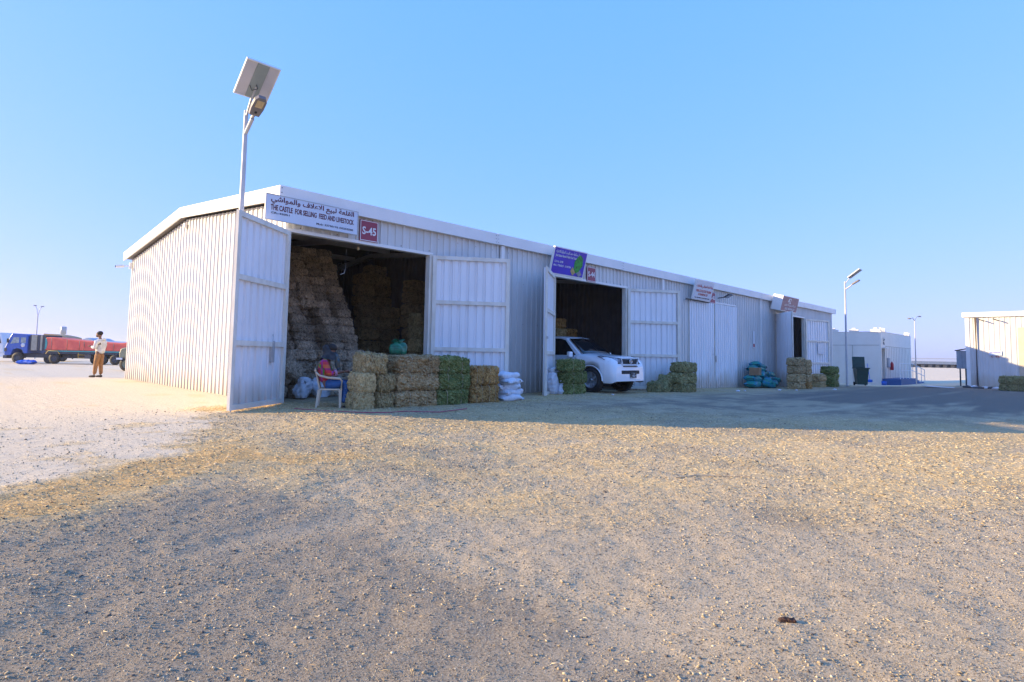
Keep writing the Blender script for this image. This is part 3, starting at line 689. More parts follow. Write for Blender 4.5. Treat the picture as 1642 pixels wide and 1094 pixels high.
# floodlight by third sign
o = thing('floodlight', 'small black floodlight on an arm right of the white board', 'lamp', (18.75, -.04, 3.72))
MB().tube([(0, 0, 0), (0, -.28, .02)], .02, 8).build('arm', M['dark'], o)
mb = MB(); mb.box(None, (.34, .24, .05), M4=Matrix.Translation((.05, -.42, .07)) @ Matrix.Rotation(R(-28), 4, 'X')); mb.build('lamp_head', M['dark'], o)
mb = MB(); mb.box(None, (.28, .18, .01), M4=Matrix.Translation((.05, -.435, .038)) @ Matrix.Rotation(R(-28), 4, 'X')); mb.build('lens', M['lens'], o)

# ------------------------------------------------------------ solar street lamps
def street_lamp(loc, label, hi=5.45):
    o = thing('street_lamp', label, 'street lamp', loc, group='solar street lamps')
    z0 = loc[2]
    MB().tube([(0, 0, -.05), (0, 0, 1.4), (0, 0, hi - z0)], [.056, .052, .038], 12).build('pole', M['pan'], o)
    MB().lh((-.10, -.10, -.02), (.10, .10, .02)).build('base_plate', M['galv'], o)
    MB().tube([(0, 0, 5.02 - z0), (0, -.30, 5.22 - z0)], .035, 10).build('arm', M['pan'], o)
    k = Matrix.Translation((0, -.50, 5.36 - z0)) @ Matrix.Rotation(R(-30), 4, 'X')
    def tr(mb, name, m, par):
        mb.v = [tuple(k @ Vector(p)) for p in mb.v]; return mb.build(name, m, par)
    mb = MB(); mb.tube([(0, .24, 0), (0, .15, 0)], .03, 8); cl = tr(mb, 'clamp', M['galv'], o)
    out = [(-.085, .17), (.085, .17), (.105, .0), (.10, -.16), (.06, -.23), (-.06, -.23), (-.10, -.16), (-.105, 0)]
    mb = MB(); mb.prism([(x, y, -.025) for x, y in out], (0, 0, .07)); lum = tr(mb, 'luminaire', M['luminaire'], o)
    mb = MB(); mb.lh((-.06, -.17, -.032), (.06, -.02, -.026)); tr(mb, 'led_panel', M['ledglass'], lum)
    mb = MB(); mb.lathe([(0, -.04), (.02, -.038), (.022, -.026)], 'Z', 10, c=(0, .09, 0)); tr(mb, 'sensor', M['black'], lum)
    k = Matrix.Translation((-.02, -.48, 5.84 - z0)) @ Matrix.Rotation(R(-37), 4, 'X')
    mb = MB(); mb.lh((-.27, -.33, -.012), (.27, .33, .012)); sp = tr(mb, 'solar_panel', M['solar'], o)
    mb = MB()
    mb.lh((-.29, -.35, -.022), (-.271, .35, .022)); mb.lh((.271, -.35, -.022), (.29, .35, .022)); mb.lh((-.27, -.35, -.022), (.27, -.331, .022)); mb.lh((-.27, .331, -.022), (.27, .35, .022))
    tr(mb, 'panel_frame', M['trim'], sp)
    mb = MB(); mb.lh((-.10, -.33, -.03), (.10, .33, -.0125)); tr(mb, 'battery_box', M['solarmid'], sp)
    mb = MB(); mb.tube([(-.1, .1, -.045), (-.04, .18, -.05), (.04, .12, -.05), (.0, .05, -.05)], .006, 6); tr(mb, 'cable', M['black'], sp)
    MB().tube([(0, -.02, hi - z0 - .1), (0, -.22, 5.62 - z0), (0, -.42, 5.76 - z0)], .022, 8).build('bracket', M['galv'], o)
    return o
street_lamp((-1.02, -.42, .10), 'solar street lamp rising behind the leftmost door leaf')
street_lamp((30.1, -1.85, -.12), 'solar street lamp standing near the green wheeled bin', hi=5.45)
# ------------------------------------------------------------ hay and straw bales
def bale_mesh(name, mats, d=(.9, .45, .36), cell=.035, seed=0, strands=220, bulge=.012, fl=.045):
    g = np.random.default_rng(seed); hx = np.array(d) / 2
    idx = {}; vs = []; fs = []
    n = [max(3, int(round(q / cell))) for q in d]
    def vid(p):
        k = tuple(np.round(p, 5))
        if k not in idx: idx[k] = len(vs); vs.append(p)
        return idx[k]
    for ax in range(3):
        a, b = [i for i in range(3) if i != ax]
        for sgn in (-1, 1):
            for i in range(n[a]):
                for j in range(n[b]):
                    cs = []
                    for di, dj in ((0, 0), (1, 0), (1, 1), (0, 1)):
                        p = np.zeros(3); p[ax] = sgn; p[a] = -1 + 2 * (i + di) / n[a]; p[b] = -1 + 2 * (j + dj) / n[b]; cs.append(vid(p))
                    fs.append(cs if sgn > 0 else cs[::-1])
    u = np.array(vs); P = u * hx
    r = min(.075, hx.min() * .55); inner = np.clip(P, -(hx - r), hx - r); dd = P - inner; ln = np.linalg.norm(dd, axis=1, keepdims=True); ln[ln == 0] = 1
    P = inner + dd / ln * np.minimum(ln, r)
    N = u ** 5; N /= np.linalg.norm(N, axis=1, keepdims=True)
    # twine grooves and slab bulges along the length
    groove = sum(np.exp(-((P[:, 0] - c * d[0]) / .03) ** 2) for c in (-.22, .22))
    slab = np.sin(P[:, 0] * 2 * math.pi / .11 + seed) * .006
    P = P - N * (groove[:, None] * .018) + N * slab[:, None] * (np.abs(u[:, 0:1]) < .98)
    P = P + N * g.normal(0, bulge, (len(P), 1)) + g.normal(0, bulge * .5, P.shape)
    P = P + N * (fbm(P[:, 0] * 1 + seed, P[:, 1] + P[:, 2] * 1.7 + 50, .22, 3)[:, None] - .5) * .085
    mb = MB(); mb.add([tuple(p) for p in P], [tuple(f) for f in fs], 0)
    for k in range(strands):
        i = g.integers(len(P)); b = P[i]; nn = N[i]
        t = g.normal(0, 1, 3); t = t - nn * (t @ nn) * g.uniform(.55, 1); t /= np.linalg.norm(t) + 1e-6
        dr = t + nn * g.uniform(.05, .55); L = g.uniform(.02, .085); w_ = np.cross(dr, nn); w_ = w_ / (np.linalg.norm(w_) + 1e-6) * g.uniform(.0012, .0028)
        a0 = b + nn * .004; a1 = a0 + dr * L * .5 + nn * .004; a2 = a0 + dr * L - np.array([0, 0, .35]) * L * .4
        mb.add([tuple(a0 - w_), tuple(a0 + w_), tuple(a1 + w_), tuple(a1 - w_), tuple(a2)], [(0, 1, 2, 3), (3, 2, 4)], 1 if g.random() < .6 else 0)
    me = bpy.data.meshes.new(name); me.from_pydata(mb.v, [], mb.f)
    for m in mats: me.materials.append(m)
    me.polygons.foreach_set('material_index', mb.mi); me.update(); return me
STALK = mat('bale_stalk', (.82, .70, .44), (.50, .38, .20), 40, .8); STALKG = mat('bale_stalk_green', (.36, .40, .18), (.16, .20, .07), 40, .8)
STALKO = mat('bale_stalk_orange', (.70, .48, .22), (.42, .26, .10), 40, .8); STALKP = mat('bale_stalk_pale', (.86, .76, .62), (.5, .42, .34), 40, .8)
BM = {}
for kd, st, dims, nv, nstr, cell in (('tan', STALK, (.9, .46, .335), 3, 800, .03), ('brown', STALK, (.9, .46, .335), 3, 950, .03), ('green', STALKG, (.85, .46, .335), 3, 600, .03),
                          ('orange', STALKO, (.42, .5, .40), 2, 620, .03), ('olive', STALKG, (.95, .5, .36), 3, 650, .035), ('pale', STALKP, (.44, .8, .215), 5, 110, .03),
                          ('palelong', STALKP, (.85, .46, .27), 3, 200, .035), ('dim', STALK, (.75, .5, .37), 4, 70, .05)):
    BM[kd] = [bale_mesh('bale_' + kd, (STRAW['pale' if kd == 'palelong' else kd], st), dims, cell, seed=100 * len(BM) + k, strands=nstr) for k in range(nv)]
DIM = {'tan': (.9, .46, .335), 'brown': (.9, .46, .335), 'green': (.85, .46, .335), 'orange': (.42, .5, .40), 'olive': (.95, .5, .36), 'pale': (.44, .8, .215), 'palelong': (.85, .46, .27), 'dim': (.75, .5, .37)}
TW = {}
def twine_mesh(kd):
    if kd in TW: return TW[kd]
    d = DIM[kd]; mb = MB(); y, z, r = d[1] / 2 + .002, d[2] / 2 + .002, .06
    mb.tube([(0, -y + r, -z), (0, y - r, -z), (0, y, -z + r), (0, y, z - r), (0, y - r, z), (0, -y + r, z), (0, -y, z - r), (0, -y, -z + r), (0, -y + r, -z)], .0055, 5, cap=False)
    me = bpy.data.meshes.new('twine'); me.from_pydata(mb.v, [], mb.f); me.materials.append(M['twine']); TW[kd] = me; return me
BR = random.Random(4)
def bale(kd, c, rz, label, group, size=None, twine=True, tilt=(0, 0), name=None):
    """c = centre of the underside"""
    d = DIM[kd]; size = size or d; sc = tuple(size[i] / d[i] * .975 for i in range(3))
    nm = name or {'green': 'alfalfa_bale', 'olive': 'hay_bale', 'dim': 'hay_bale'}.get(kd, 'straw_bale')
    o = link(nm, BR.choice(BM[kd]), None, (c[0], c[1], c[2] + size[2] / 2), 0, sc)
    o.rotation_euler = (tilt[0], tilt[1], rz + (math.pi if BR.random() < .5 and not any(tilt) else 0)); tag(o, label, 'bale', group)
    if twine:
        for q_ in (-.22, .22): link('twine', twine_mesh(kd), o, (q_ * d[0], 0, 0))
    return o
G1_ = 'bales set out in the row before the first door'
z0 = .11; h = .335
# front row, left to right
for k in range(2): bale('tan', (.76 + .02 * k, -1.66, z0 + h * k), R(82 + 4 * k), ['tan bale at the left end of the front row, on the ground', 'tan bale at the left end of the front row, middle layer'][k], G1_, (.44, .36, .335))
bale('tan', (.99, -1.60, z0 + 2 * h), R(-3), 'tan bale perched on top of the left end of the front row', G1_, (.50, .46, .36))
for k in range(2): bale('tan', (1.24, -1.56 - .02 * k, z0 + h * k), R(-2 + 3 * k), ['narrow tan bale second from the left of the front row, on the ground', 'narrow tan bale second from the left of the front row, upper one'][k], G1_, (.40, .46, .33))
for k in range(3): bale('brown', (1.93 + .015 * k, -1.62, z0 + h * k), R(1.5 - k), ['long shaggy brown bale at the bottom of its three beside the green ones', 'long shaggy brown bale in the middle of its three beside the green ones', 'long shaggy brown bale on top of its three beside the green ones'][k], G1_, (.98, .48, .335))
for k in range(3): bale('green', (2.86 + [-.02, .02, 0][k], -1.60, z0 + .33 * k), R([1, -1.5, 1][k]), ['green bale at the bottom of the stack in the front row', 'green bale in the middle of the stack in the front row', 'green bale on top of the stack in the front row'][k], G1_, (.86, .46, .33))
for k in range(2):
    for j in range(2): bale('orange', (3.50 + .40 * j, -1.62, z0 + .40 * k), R([2, -3][j]), [['lower left orange brown bale between green stack and white sacks', 'lower right orange brown bale between green stack and white sacks'], ['upper left orange brown bale between green stack and white sacks', 'upper right orange brown bale between green stack and white sacks']][k][j], G1_, (.39, .5, .40))
# hidden supports of the second rank that carry the green bag
for k in range(3): bale('brown', (2.02, -1.10, z0 + h * k), R(2), ['brown bale behind the front row, on the ground', 'brown bale behind the front row, middle layer', 'brown bale behind the front row under the knotted green bag'][k], G1_, (.9, .44, .335))
# second door: three green bales
for k in range(3): bale('green', (7.78 + [.0, .03, -.03][k], -.93, .10 + .325 * k), R([2, -2, 3][k]), ['green bale at the bottom of the three beside the pickup wheel', 'green bale in the middle of the three beside the pickup wheel', 'green bale on top of the three beside the pickup wheel'][k], 'green bales beside the pickup', (.86, .46, .325))
G3_ = 'olive bales right of the second door'
for k in range(3):
    bale('olive', (12.86 + [.0, -.03, .05][k], -1.55, .03 + .335 * k), R([3, -3, 2][k]), ['olive hay bale at the bottom of the stack right of the pickup', 'olive hay bale in the middle of the stack right of the pickup', 'olive hay bale on top of the stack right of the pickup'][k], G3_, (1.0, .52, .335))
bale('olive', (11.65, -1.25, .055), R(15), 'small brownish hay bale lying just right of the pickup bumper', G3_, (.62, .42, .35))
bale('olive', (12.12, -1.25, .10), R(5), 'olive hay bale leaning against the stack right of the pickup', G3_, (.75, .45, .36), tilt=(0, R(-42)))
# far door group
G4_ = 'bales before the far door'
nm4 = ['ground', 'second', 'third', 'top']
for k in range(4):
    bale('dim', (22.15, -1.95, -.10 + .345 * k), R(2), 'dull bale in the left column by the far door leaf, %s layer' % nm4[k], G4_, (.95, .55, .355), name='straw_bale')
for k in range(4):
    kd = 'orange' if k == 0 else 'dim'
    bale(kd, (23.15, -1.93, -.10 + .325 * k), R(0), ['reddish bale at the foot of the column beside the far door leaf', 'dull bale in the right column by the far door, second layer', 'dull bale in the right column by the far door, third layer', 'dull bale in the right column by the far door, top layer'][k], G4_, (.62, .55, .335), name='straw_bale')
for k in range(2): bale('tan' if k == 0 else 'brown', (26.4, -1.55, -.15 + .33 * k), R(1), ['light straw bale on the ground left of the far green stack', 'brown straw bale lying on the light one left of the far green stack'][k], G4_, (.95, .5, .33))
for k in range(3): bale('green', (28.1 + [0, .05, -.05][k], -1.6, -.16 + .355 * k), R([0, 2, -2][k]), ['dark green bale at the bottom of the far stack near the street lamp', 'dark green bale in the middle of the far stack near the street lamp', 'dark green bale on top of the far stack near the street lamp'][k], G4_, (1.05, .6, .35))
# bales at the right edge of the photo
G5_ = 'bales beside the right hand shed'
for k in range(2): bale('olive', (29.4, -8.55, -.02 + .34 * k), R(75), ['olive hay bale on the ground before the right hand shed', 'olive hay bale lying on another before the right hand shed'][k], G5_, (1.0, .5, .34))
for k in range(3): bale('olive', (29.15, -9.45, -.02 + .34 * k), R(80), ['hay bale at the right edge of the photo, on the ground', 'hay bale at the right edge of the photo, middle one', 'hay bale at the right edge of the photo, topmost'][k], G5_, (.8, .5, .34))

# inside the first bay: tall stepped straw stack
GT = 'straw bales of the tall stepped stack in the first bay'
ORD = ['first', 'second', 'third', 'fourth', 'fifth', 'sixth', 'seventh', 'eighth', 'ninth', 'tenth', 'eleventh', 'twelfth', 'thirteenth', 'fourteenth', 'fifteenth', 'sixteenth', 'seventeenth', 'eighteenth', 'nineteenth', 'twentieth']
zs = .12
for k in range(7):
    xo = 0
    for r_ in range(19):
        zb = zs + .216 * r_
        yf = 2.35 + max(0, zb - 1.25) * .60
        stp = (r_ // 3) * .03
        off = .55 if (k in (2, 3) and r_ < 10 and k == 2) else 0
        off += [.0, .05, .02, -.04, .03, -.02, .04][k] + BR.uniform(-.07, .06)
        x = 2.94 - .437 * k + BR.uniform(-.025, .025) - (.05 if r_ > 8 else 0)
        if zb + .215 > roofz(yf) - .25: continue
        bale('pale', (x, yf + off + .4, zb), BR.uniform(-.07, .07), 'pale bale of the tall stack, %s column from the right, %s layer up' % (ORD[k], ORD[r_]), GT, (.400 + BR.uniform(-.02, .015), .8, .200 + BR.uniform(-.008, .006)), twine=False)
# lower heap in front of it
GL = 'straw bales of the low heap behind the seated man'
for r_ in range(4):
    for k in range(5 - (r_ > 2)):
        x = .50 + .76 * k + (.2 if r_ % 2 else 0) + BR.uniform(-.03, .03); y = 1.55 + .15 * r_ + BR.uniform(-.05, .05)
        bale('palelong', (x, y + .2, .12 + .275 * r_), BR.uniform(-.05, .05), 'grey straw bale in the low heap, %s from the left of its %s layer' % (ORD[k], ORD[r_]), GL, (.71, .46, .252), twine=False)
bale('palelong', (.82, 1.36, .62), R(10), 'tipped grey bale leaning out of the low heap above the white bag', GL, (.55, .42, .34), tilt=(0, R(32)))
# dim stacks on the right of the bay
GD = 'dim hay bales piled along the right side of the first bay'
def wall(nx_, nz_, x0, y0, zb, w_, h_, lab, d=.5, jit=.04):
    for r_ in range(nz_):
        for k in range(nx_):
            bale('dim', (x0 + w_ * (k + .5) + BR.uniform(-jit, jit), y0 + d / 2 + BR.uniform(-jit, jit), zb + h_ * r_), BR.uniform(-.04, .04),
                 'dim hay bale in %s, %s from left, %s layer' % (lab, ORD[k], ORD[r_]), GD, (w_ * .94, d, h_ * .93), twine=False)
wall(2, 7, 4.28, 4.25, .12, .75, .355, 'the pile beyond the passage')
wall(2, 3, 4.55, 4.85, 2.61, .62, .345, 'the upper setback pile')
wall(1, 1, 5.0, 5.1, 3.65, .72, .34, 'the crest of the setback pile')
wall(1, 9, 5.12, 2.95, .12, .66, .36, 'the pile against the partition')
wall(1, 5, 3.95, 9.2, .12, .8, .36, 'the dark end of the passage')
for r_ in range(6):
    bale('tan', (4.92, 1.95, .12 + .355 * r_), BR.uniform(-.06, .06), 'yellowish hay bale in the column inside the right jamb, %s layer' % ORD[r_], 'yellowish bales inside the right jamb', (.80, .5, .35), twine=False)

# ------------------------------------------------------------ sacks
def sack_mesh(name, m, l=.8, w_=.45, h_=.16, seed=0, ends=None, wr=.02):
    g = np.random.default_rng(seed); nu, nv = 26, 18; vs = []
    for i in range(nu + 1):
        u = -1 + 2 * i / nu
        sw = (1 - abs(u) ** 5) ** .5 if abs(u) < 1 else 0
        for j in range(nv):
            t = 2 * math.pi * j / nv; c, s_ = math.cos(t), math.sin(t)
            y = math.copysign(abs(c) ** .6, c) * w_ / 2 * (.86 + .14 * abs(u) ** 2)
            z = math.copysign(abs(s_) ** .8, s_) * h_ / 2 * (sw * .95 + .03)
            vs.append((u * l / 2, y, z))
    V = np.array(vs)
    n1 = fbm(V[:, 0] * 1.6 + seed * 3.1 + 5, V[:, 1] * 1.6 + V[:, 2] * 3 + 20, .22, 3) - .5; n2 = fbm(V[:, 0] + V[:, 2] * 2 + 60, V[:, 1] * 1.0 + seed, .08, 2) - .5
    V[:, 2] += (n1 * .12 + n2 * wr * 3.2) * (np.sign(V[:, 2]) * .7 + .3); V[:, 1] += n2 * .04; V[:, 0] += n1 * .08
    fs = [(i * nv + j, i * nv + (j + 1) % nv, (i + 1) * nv + (j + 1) % nv, (i + 1) * nv + j) for i in range(nu) for j in range(nv)]
    me = bpy.data.meshes.new(name); me.from_pydata([tuple(v) for v in V], [], fs + [tuple(range(nv))[::-1], tuple(range(nu * nv, nu * nv + nv))])
    for q_ in (m if isinstance(m, (list, tuple)) else [m]): me.materials.append(q_)
    me.polygons.foreach_set('use_smooth', [True] * len(me.polygons))
    if ends:
        for p in me.polygons:
            if p.center.x > l * .40: p.material_index = 1
    me.update(); return me
for k in range(5):
    me = sack_mesh('sack', M['sack'], .62, .46, .17, seed=k)
    o = link('feed_sack', me, None, (4.62 + [0, .03, -.03, .02, -.05][k], -1.55 + [-.05, .0, .04, -.03, .02][k], .19 + .125 * k), R([-8, 10, -4, 14, 2][k]))
    tag(o, 'white woven sack in the pile by the first right door leaf, %s from the ground' % ORD[k], 'sack', 'white sacks piled at the end of the front row')
TE = [((19.0, -.62, .06), (0, 0), 8, (1.0, .5, .30)), ((19.9, -.75, .04), (0, 8), -30, (.8, .5, .28)), ((20.6, -.72, .04), (0, 0), 15, (.9, .5, .28)), ((19.15, -.55, .30), (0, 4), 2, (1.0, .5, .28)),
      ((20.1, -.60, .27), (10, -14), 40, (.9, .48, .26)), ((20.75, -.6, .27), (0, 12), -25, (.8, .46, .26)), ((19.95, -.5, .50), (0, -8), 10, (.9, .48, .26)), ((20.5, -.5, .50), (0, 12), -12, (.8, .46, .25)), ((19.75, -.4, .72), (0, 6), -4, (1.0, .5, .28)), ((19.95, -.38, .90), (0, 9), 6, (1.05, .5, .26))]
NT = ['long teal sack at the left foot of the teal pile', 'teal sack lying askew at the middle foot of the teal pile', 'teal sack at the right foot of the teal pile', 'blue green sack lying on the left foot of the teal pile', 'teal sack slumped in the middle of the pile', 'blue sack sliding down the right side of the teal pile', 'teal sack with dark end in the middle upper part of the pile', 'bluish sack high on the right slope of the teal pile', 'teal sack just under the top one', 'teal sack on the very top of the pile']
for k, (c, tl, rz, sz) in enumerate(TE):
    me = sack_mesh('sack', [M['teal'], M['dark']], sz[0], sz[1], sz[2], seed=20 + k, ends=True, wr=.03)
    o = link('feed_sack', me, None, (19.1 + (c[0] - 19.0) * 1.22 + 1.5, c[1] - .1, c[2] * .93 + .06)); o.rotation_euler = (R(tl[0]), R(tl[1]), R(rz)); tag(o, NT[k], 'sack', 'teal sacks heaped right of the closed door')
o = MB().lh((-.22, -.2, 0), (.22, .2, .33)).build('cardboard_box', M['card'], None, loc=(20.6, -.82, .50), rz=R(8), bevel=.02); tag(o, 'brown cardboard box resting on the teal sacks', 'box')
def bag(name, loc, h_, r, m, label, seed, knot=True, cat='bag', lean=(0, 0), neck=.78):
    """tied bag: fat body, gathered neck, flared mouth"""
    g = np.random.default_rng(seed); nu, nv = 22, 26; V = []
    for i in range(nu + 1):
        t = i / nu
        rad = r * (max(0, 1 - ((t - .34) / .62) ** 2) ** .55 if t < neck else .16 + .5 * (t - neck) / (1 - neck)) if t < neck or knot else r * .2
        rad = max(rad, r * .15) if t > .02 else r * .5
        for j in range(nv):
            a = 2 * math.pi * j / nv; fold = 1 + (.05 + .22 * t * t) * math.sin(a * 5 + seed + 3 * t) + .05 * math.sin(a * 9 + t * 9)
            V.append((math.cos(a) * rad * fold + lean[0] * t * h_, math.sin(a) * rad * fold * .8 + lean[1] * t * h_, t * h_ + .03 * math.sin(3 * a + seed) * t))
    V = np.array(V); V[:, :2] += (fbm(V[:, 2] * 2 + seed, V[:, 0] + V[:, 1] + 9, .1, 2)[:, None] - .5) * .05
    fs = [(i * nv + j, i * nv + (j + 1) % nv, (i + 1) * nv + (j + 1) % nv, (i + 1) * nv + j) for i in range(nu) for j in range(nv)] + [tuple(range(nv))[::-1], tuple(range(nu * nv, nu * nv + nv))]
    me = bpy.data.meshes.new(name); me.from_pydata([tuple(v) for v in V], [], fs); me.materials.append(m); me.polygons.foreach_set('use_smooth', [True] * len(me.polygons)); me.update()
    o = link(name, me, None, loc); return tag(o, label, cat)
bag('tied_bag', (1.92, -1.12, z0 + 3 * h), .30, .19, M['greensack'], 'knotted dark green plastic bag standing on the bales behind the front row', 3)
bag('tied_bag', (7.28, -.72, .12), .72, .17, M['sack'], 'tall white tied sack beside the narrow door leaf', 5, lean=(-.12, 0))
bag('tied_bag', (7.48, -.86, .12), .40, .19, M['sack'], 'short white tied sack slumped beside the green bales', 8, lean=(.15, 0))
# open crumpled white bags by the low heap
for k, (c, rz, sz, lb) in enumerate((((1.02, 1.14, .14), 20, (.42, .28, .36), 'open crumpled white bag nearest the leftmost door leaf'), ((1.50, 1.16, .14), -25, (.38, .28, .36), 'crumpled white bag right of the open one behind the chair'))):
    nu, nv = 20, 24; V = []
    for i in range(nu + 1):
        t = i / nu
        for j in range(nv):
            a = 2 * math.pi * j / nv; f = 1 + .16 * math.sin(3 * a + 2 * k + 2 * t) + .10 * math.sin(7 * a + 5 * t) * t
            rr = (.55 + .45 * math.sin(min(t * 2.2, 1.4))) * f
            V.append((math.cos(a) * rr * sz[0] / 2 + .05 * math.sin(9 * a + 11 * t) * math.sin(5 * t + a) + .10 * (float(fbm(np.array(a * 1.3 + k * 9), np.array(t * 3.0), .45, 3)) - .5) + (.12 if k == 0 else -.06) * t * t, math.sin(a) * rr * sz[1] / 2 * (1 - .35 * t), t * sz[2] * (1 + .30 * math.cos(a + 2.4 - k))))
    fs = [(i * nv + j, i * nv + (j + 1) % nv, (i + 1) * nv + (j + 1) % nv, (i + 1) * nv + j) for i in range(nu) for j in range(nv)] + [tuple(range(nv))[::-1]]
    me = bpy.data.meshes.new('open_bag'); me.from_pydata(V, [], fs); me.materials.append(M['sack']); me.polygons.foreach_set('use_smooth', [True] * len(me.polygons))
    o = link('open_bag', me, None, c, R(rz)); sm = o.modifiers.new('thick', 'SOLIDIFY'); sm.thickness = .006; tag(o, lb, 'bag')

# ------------------------------------------------------------ chair and people
ch = thing('plastic_chair', 'cream plastic armchair the man in the red shirt sits on', 'chair', (.50, -1.13, .11), R(-32))
# local +x is the way the sitter faces
for (sx, sy) in ((.22, -.24), (.22, .24), (-.24, -.22), (-.24, .22)):
    kx = 1.25 if sx < 0 else 1.02
    mb = MB(); w2 = .035
    mb.add([(sx * kx - w2 * .6, sy * 1.06 - .02, 0), (sx * kx + w2 * .6, sy * 1.06 - .02, 0), (sx * kx + w2 * .6, sy * 1.06 + .02, 0), (sx * kx - w2 * .6, sy * 1.06 + .02, 0),
            (sx - w2, sy - .022, .42), (sx + w2, sy - .022, .42), (sx + w2, sy + .022, .42), (sx - w2, sy + .022, .42)],
           [(0, 1, 2, 3), (4, 5, 6, 7), (0, 1, 5, 4), (1, 2, 6, 5), (2, 3, 7, 6), (3, 0, 4, 7)]); mb.build('leg', M['chair'], ch)
MB().lh((-.24, -.24, .40), (.25, .24, .435)).build('seat', M['chair'], ch, bevel=.012)
mb = MB()
for j in range(5): mb.tube([(-.24, -.17 + .085 * j, .43), (-.29, -.17 + .085 * j, .62), (-.34, -.15 + .075 * j, .80)], .016, 6)
mb.tube([(-.34, -.20, .80), (-.36, 0, .83), (-.34, .20, .80)], .024, 8); mb.build('backrest', M['chair'], ch)
for sy in (-1, 1):
    MB().tube([(.235, .255 * sy, .42), (.25, .27 * sy, .60), (.20, .275 * sy, .645), (-.05, .27 * sy, .66), (-.24, .25 * sy, .70), (-.32, .21 * sy, .76)], [.024, .024, .026, .026, .022, .02], 8).build('armrest', M['chair'], ch)

def skin_obj(name, chains, material, parent, sub=2, root=0):
    """chains: list of lists of (point, radius); points that coincide are shared, so limbs join smoothly"""
    pts = []; rad = []; ed = []; idx = {}
    for c in chains:
        pv = None
        for p, r in c:
            k = tuple(round(v, 4) for v in p)
            if k not in idx: idx[k] = len(pts); pts.append(k); rad.append(r)
            i = idx[k]
            if pv is not None and pv != i: ed.append((pv, i))
            pv = i
    me = bpy.data.meshes.new(name); me.from_pydata(pts, ed, []); o = bpy.data.objects.new(name, me); COL.objects.link(o)
    sk = o.modifiers.new('skin', 'SKIN'); sk.use_smooth_shade = True
    for i, r in enumerate(rad):
        v = me.skin_vertices[0].data[i]; v.radius = (r, r) if not isinstance(r, tuple) else r; v.use_root = (i == root)
    sb = o.modifiers.new('sub', 'SUBSURF'); sb.levels = sub; sb.render_levels = sub
    dg = bpy.context.evaluated_depsgraph_get(); m2 = bpy.data.meshes.new_from_object(o.evaluated_get(dg)); bpy.data.objects.remove(o)
    m2.name = name; m2.materials.clear(); m2.materials.append(material)
    m2.polygons.foreach_set('use_smooth', [True] * len(m2.polygons))
    o = bpy.data.objects.new(name, m2); COL.objects.link(o)
    if parent: o.parent = parent
    return o
def lerp(a, b, t): return tuple(a[i] + (b[i] - a[i]) * t for i in range(3))
def ell(name, c, r, m, parent, rot=(0, 0, 0), n=14):
    mb = MB(); prof = [(max(math.sin(math.pi * i / n), .01), -math.cos(math.pi * i / n)) for i in range(n + 1)]
    mb.lathe(prof, 'Z', 18); o = mb.build(name, m, parent); o.location = c; o.scale = r; o.rotation_euler = rot; return o
def fingers(wrist, dirv, upv, m, parent, s=1.0, curl=.5):
    w_ = Vector(wrist); d = Vector(dirv).normalized(); u = Vector(upv); u = (u - d * u.dot(d)).normalized(); sd = d.cross(u)
    ch_ = [[(tuple(w_), .024 * s), (tuple(w_ + d * .05 * s), .034 * s), (tuple(w_ + d * .085 * s), .030 * s)]]
    pm = w_ + d * .085 * s
    for k, (o_, L) in enumerate(((-.03, .062), (-.01, .075), (.011, .07), (.031, .055))):
        a = pm + sd * o_ * s; b = a + (d * (1 - curl * .4) - u * curl * .6).normalized() * L * .5 * s; c = b + (d * (1 - curl) - u * curl).normalized() * L * .5 * s
        ch_.append([(tuple(pm), .030 * s), (tuple(a), .0105 * s), (tuple(b), .009 * s), (tuple(c), .008 * s)])
    t0 = w_ + d * .03 * s; a = t0 - sd * .035 * s - u * .008; b = a + (d - sd * .6 - u * .4).normalized() * .035 * s; c = b + (d - u * .5).normalized() * .028 * s
    ch_.append([(tuple(w_ + d * .05 * s), .034 * s), (tuple(a), .013 * s), (tuple(b), .011 * s), (tuple(c), .009 * s)])
    return skin_obj('hand', ch_, m, parent, 1)
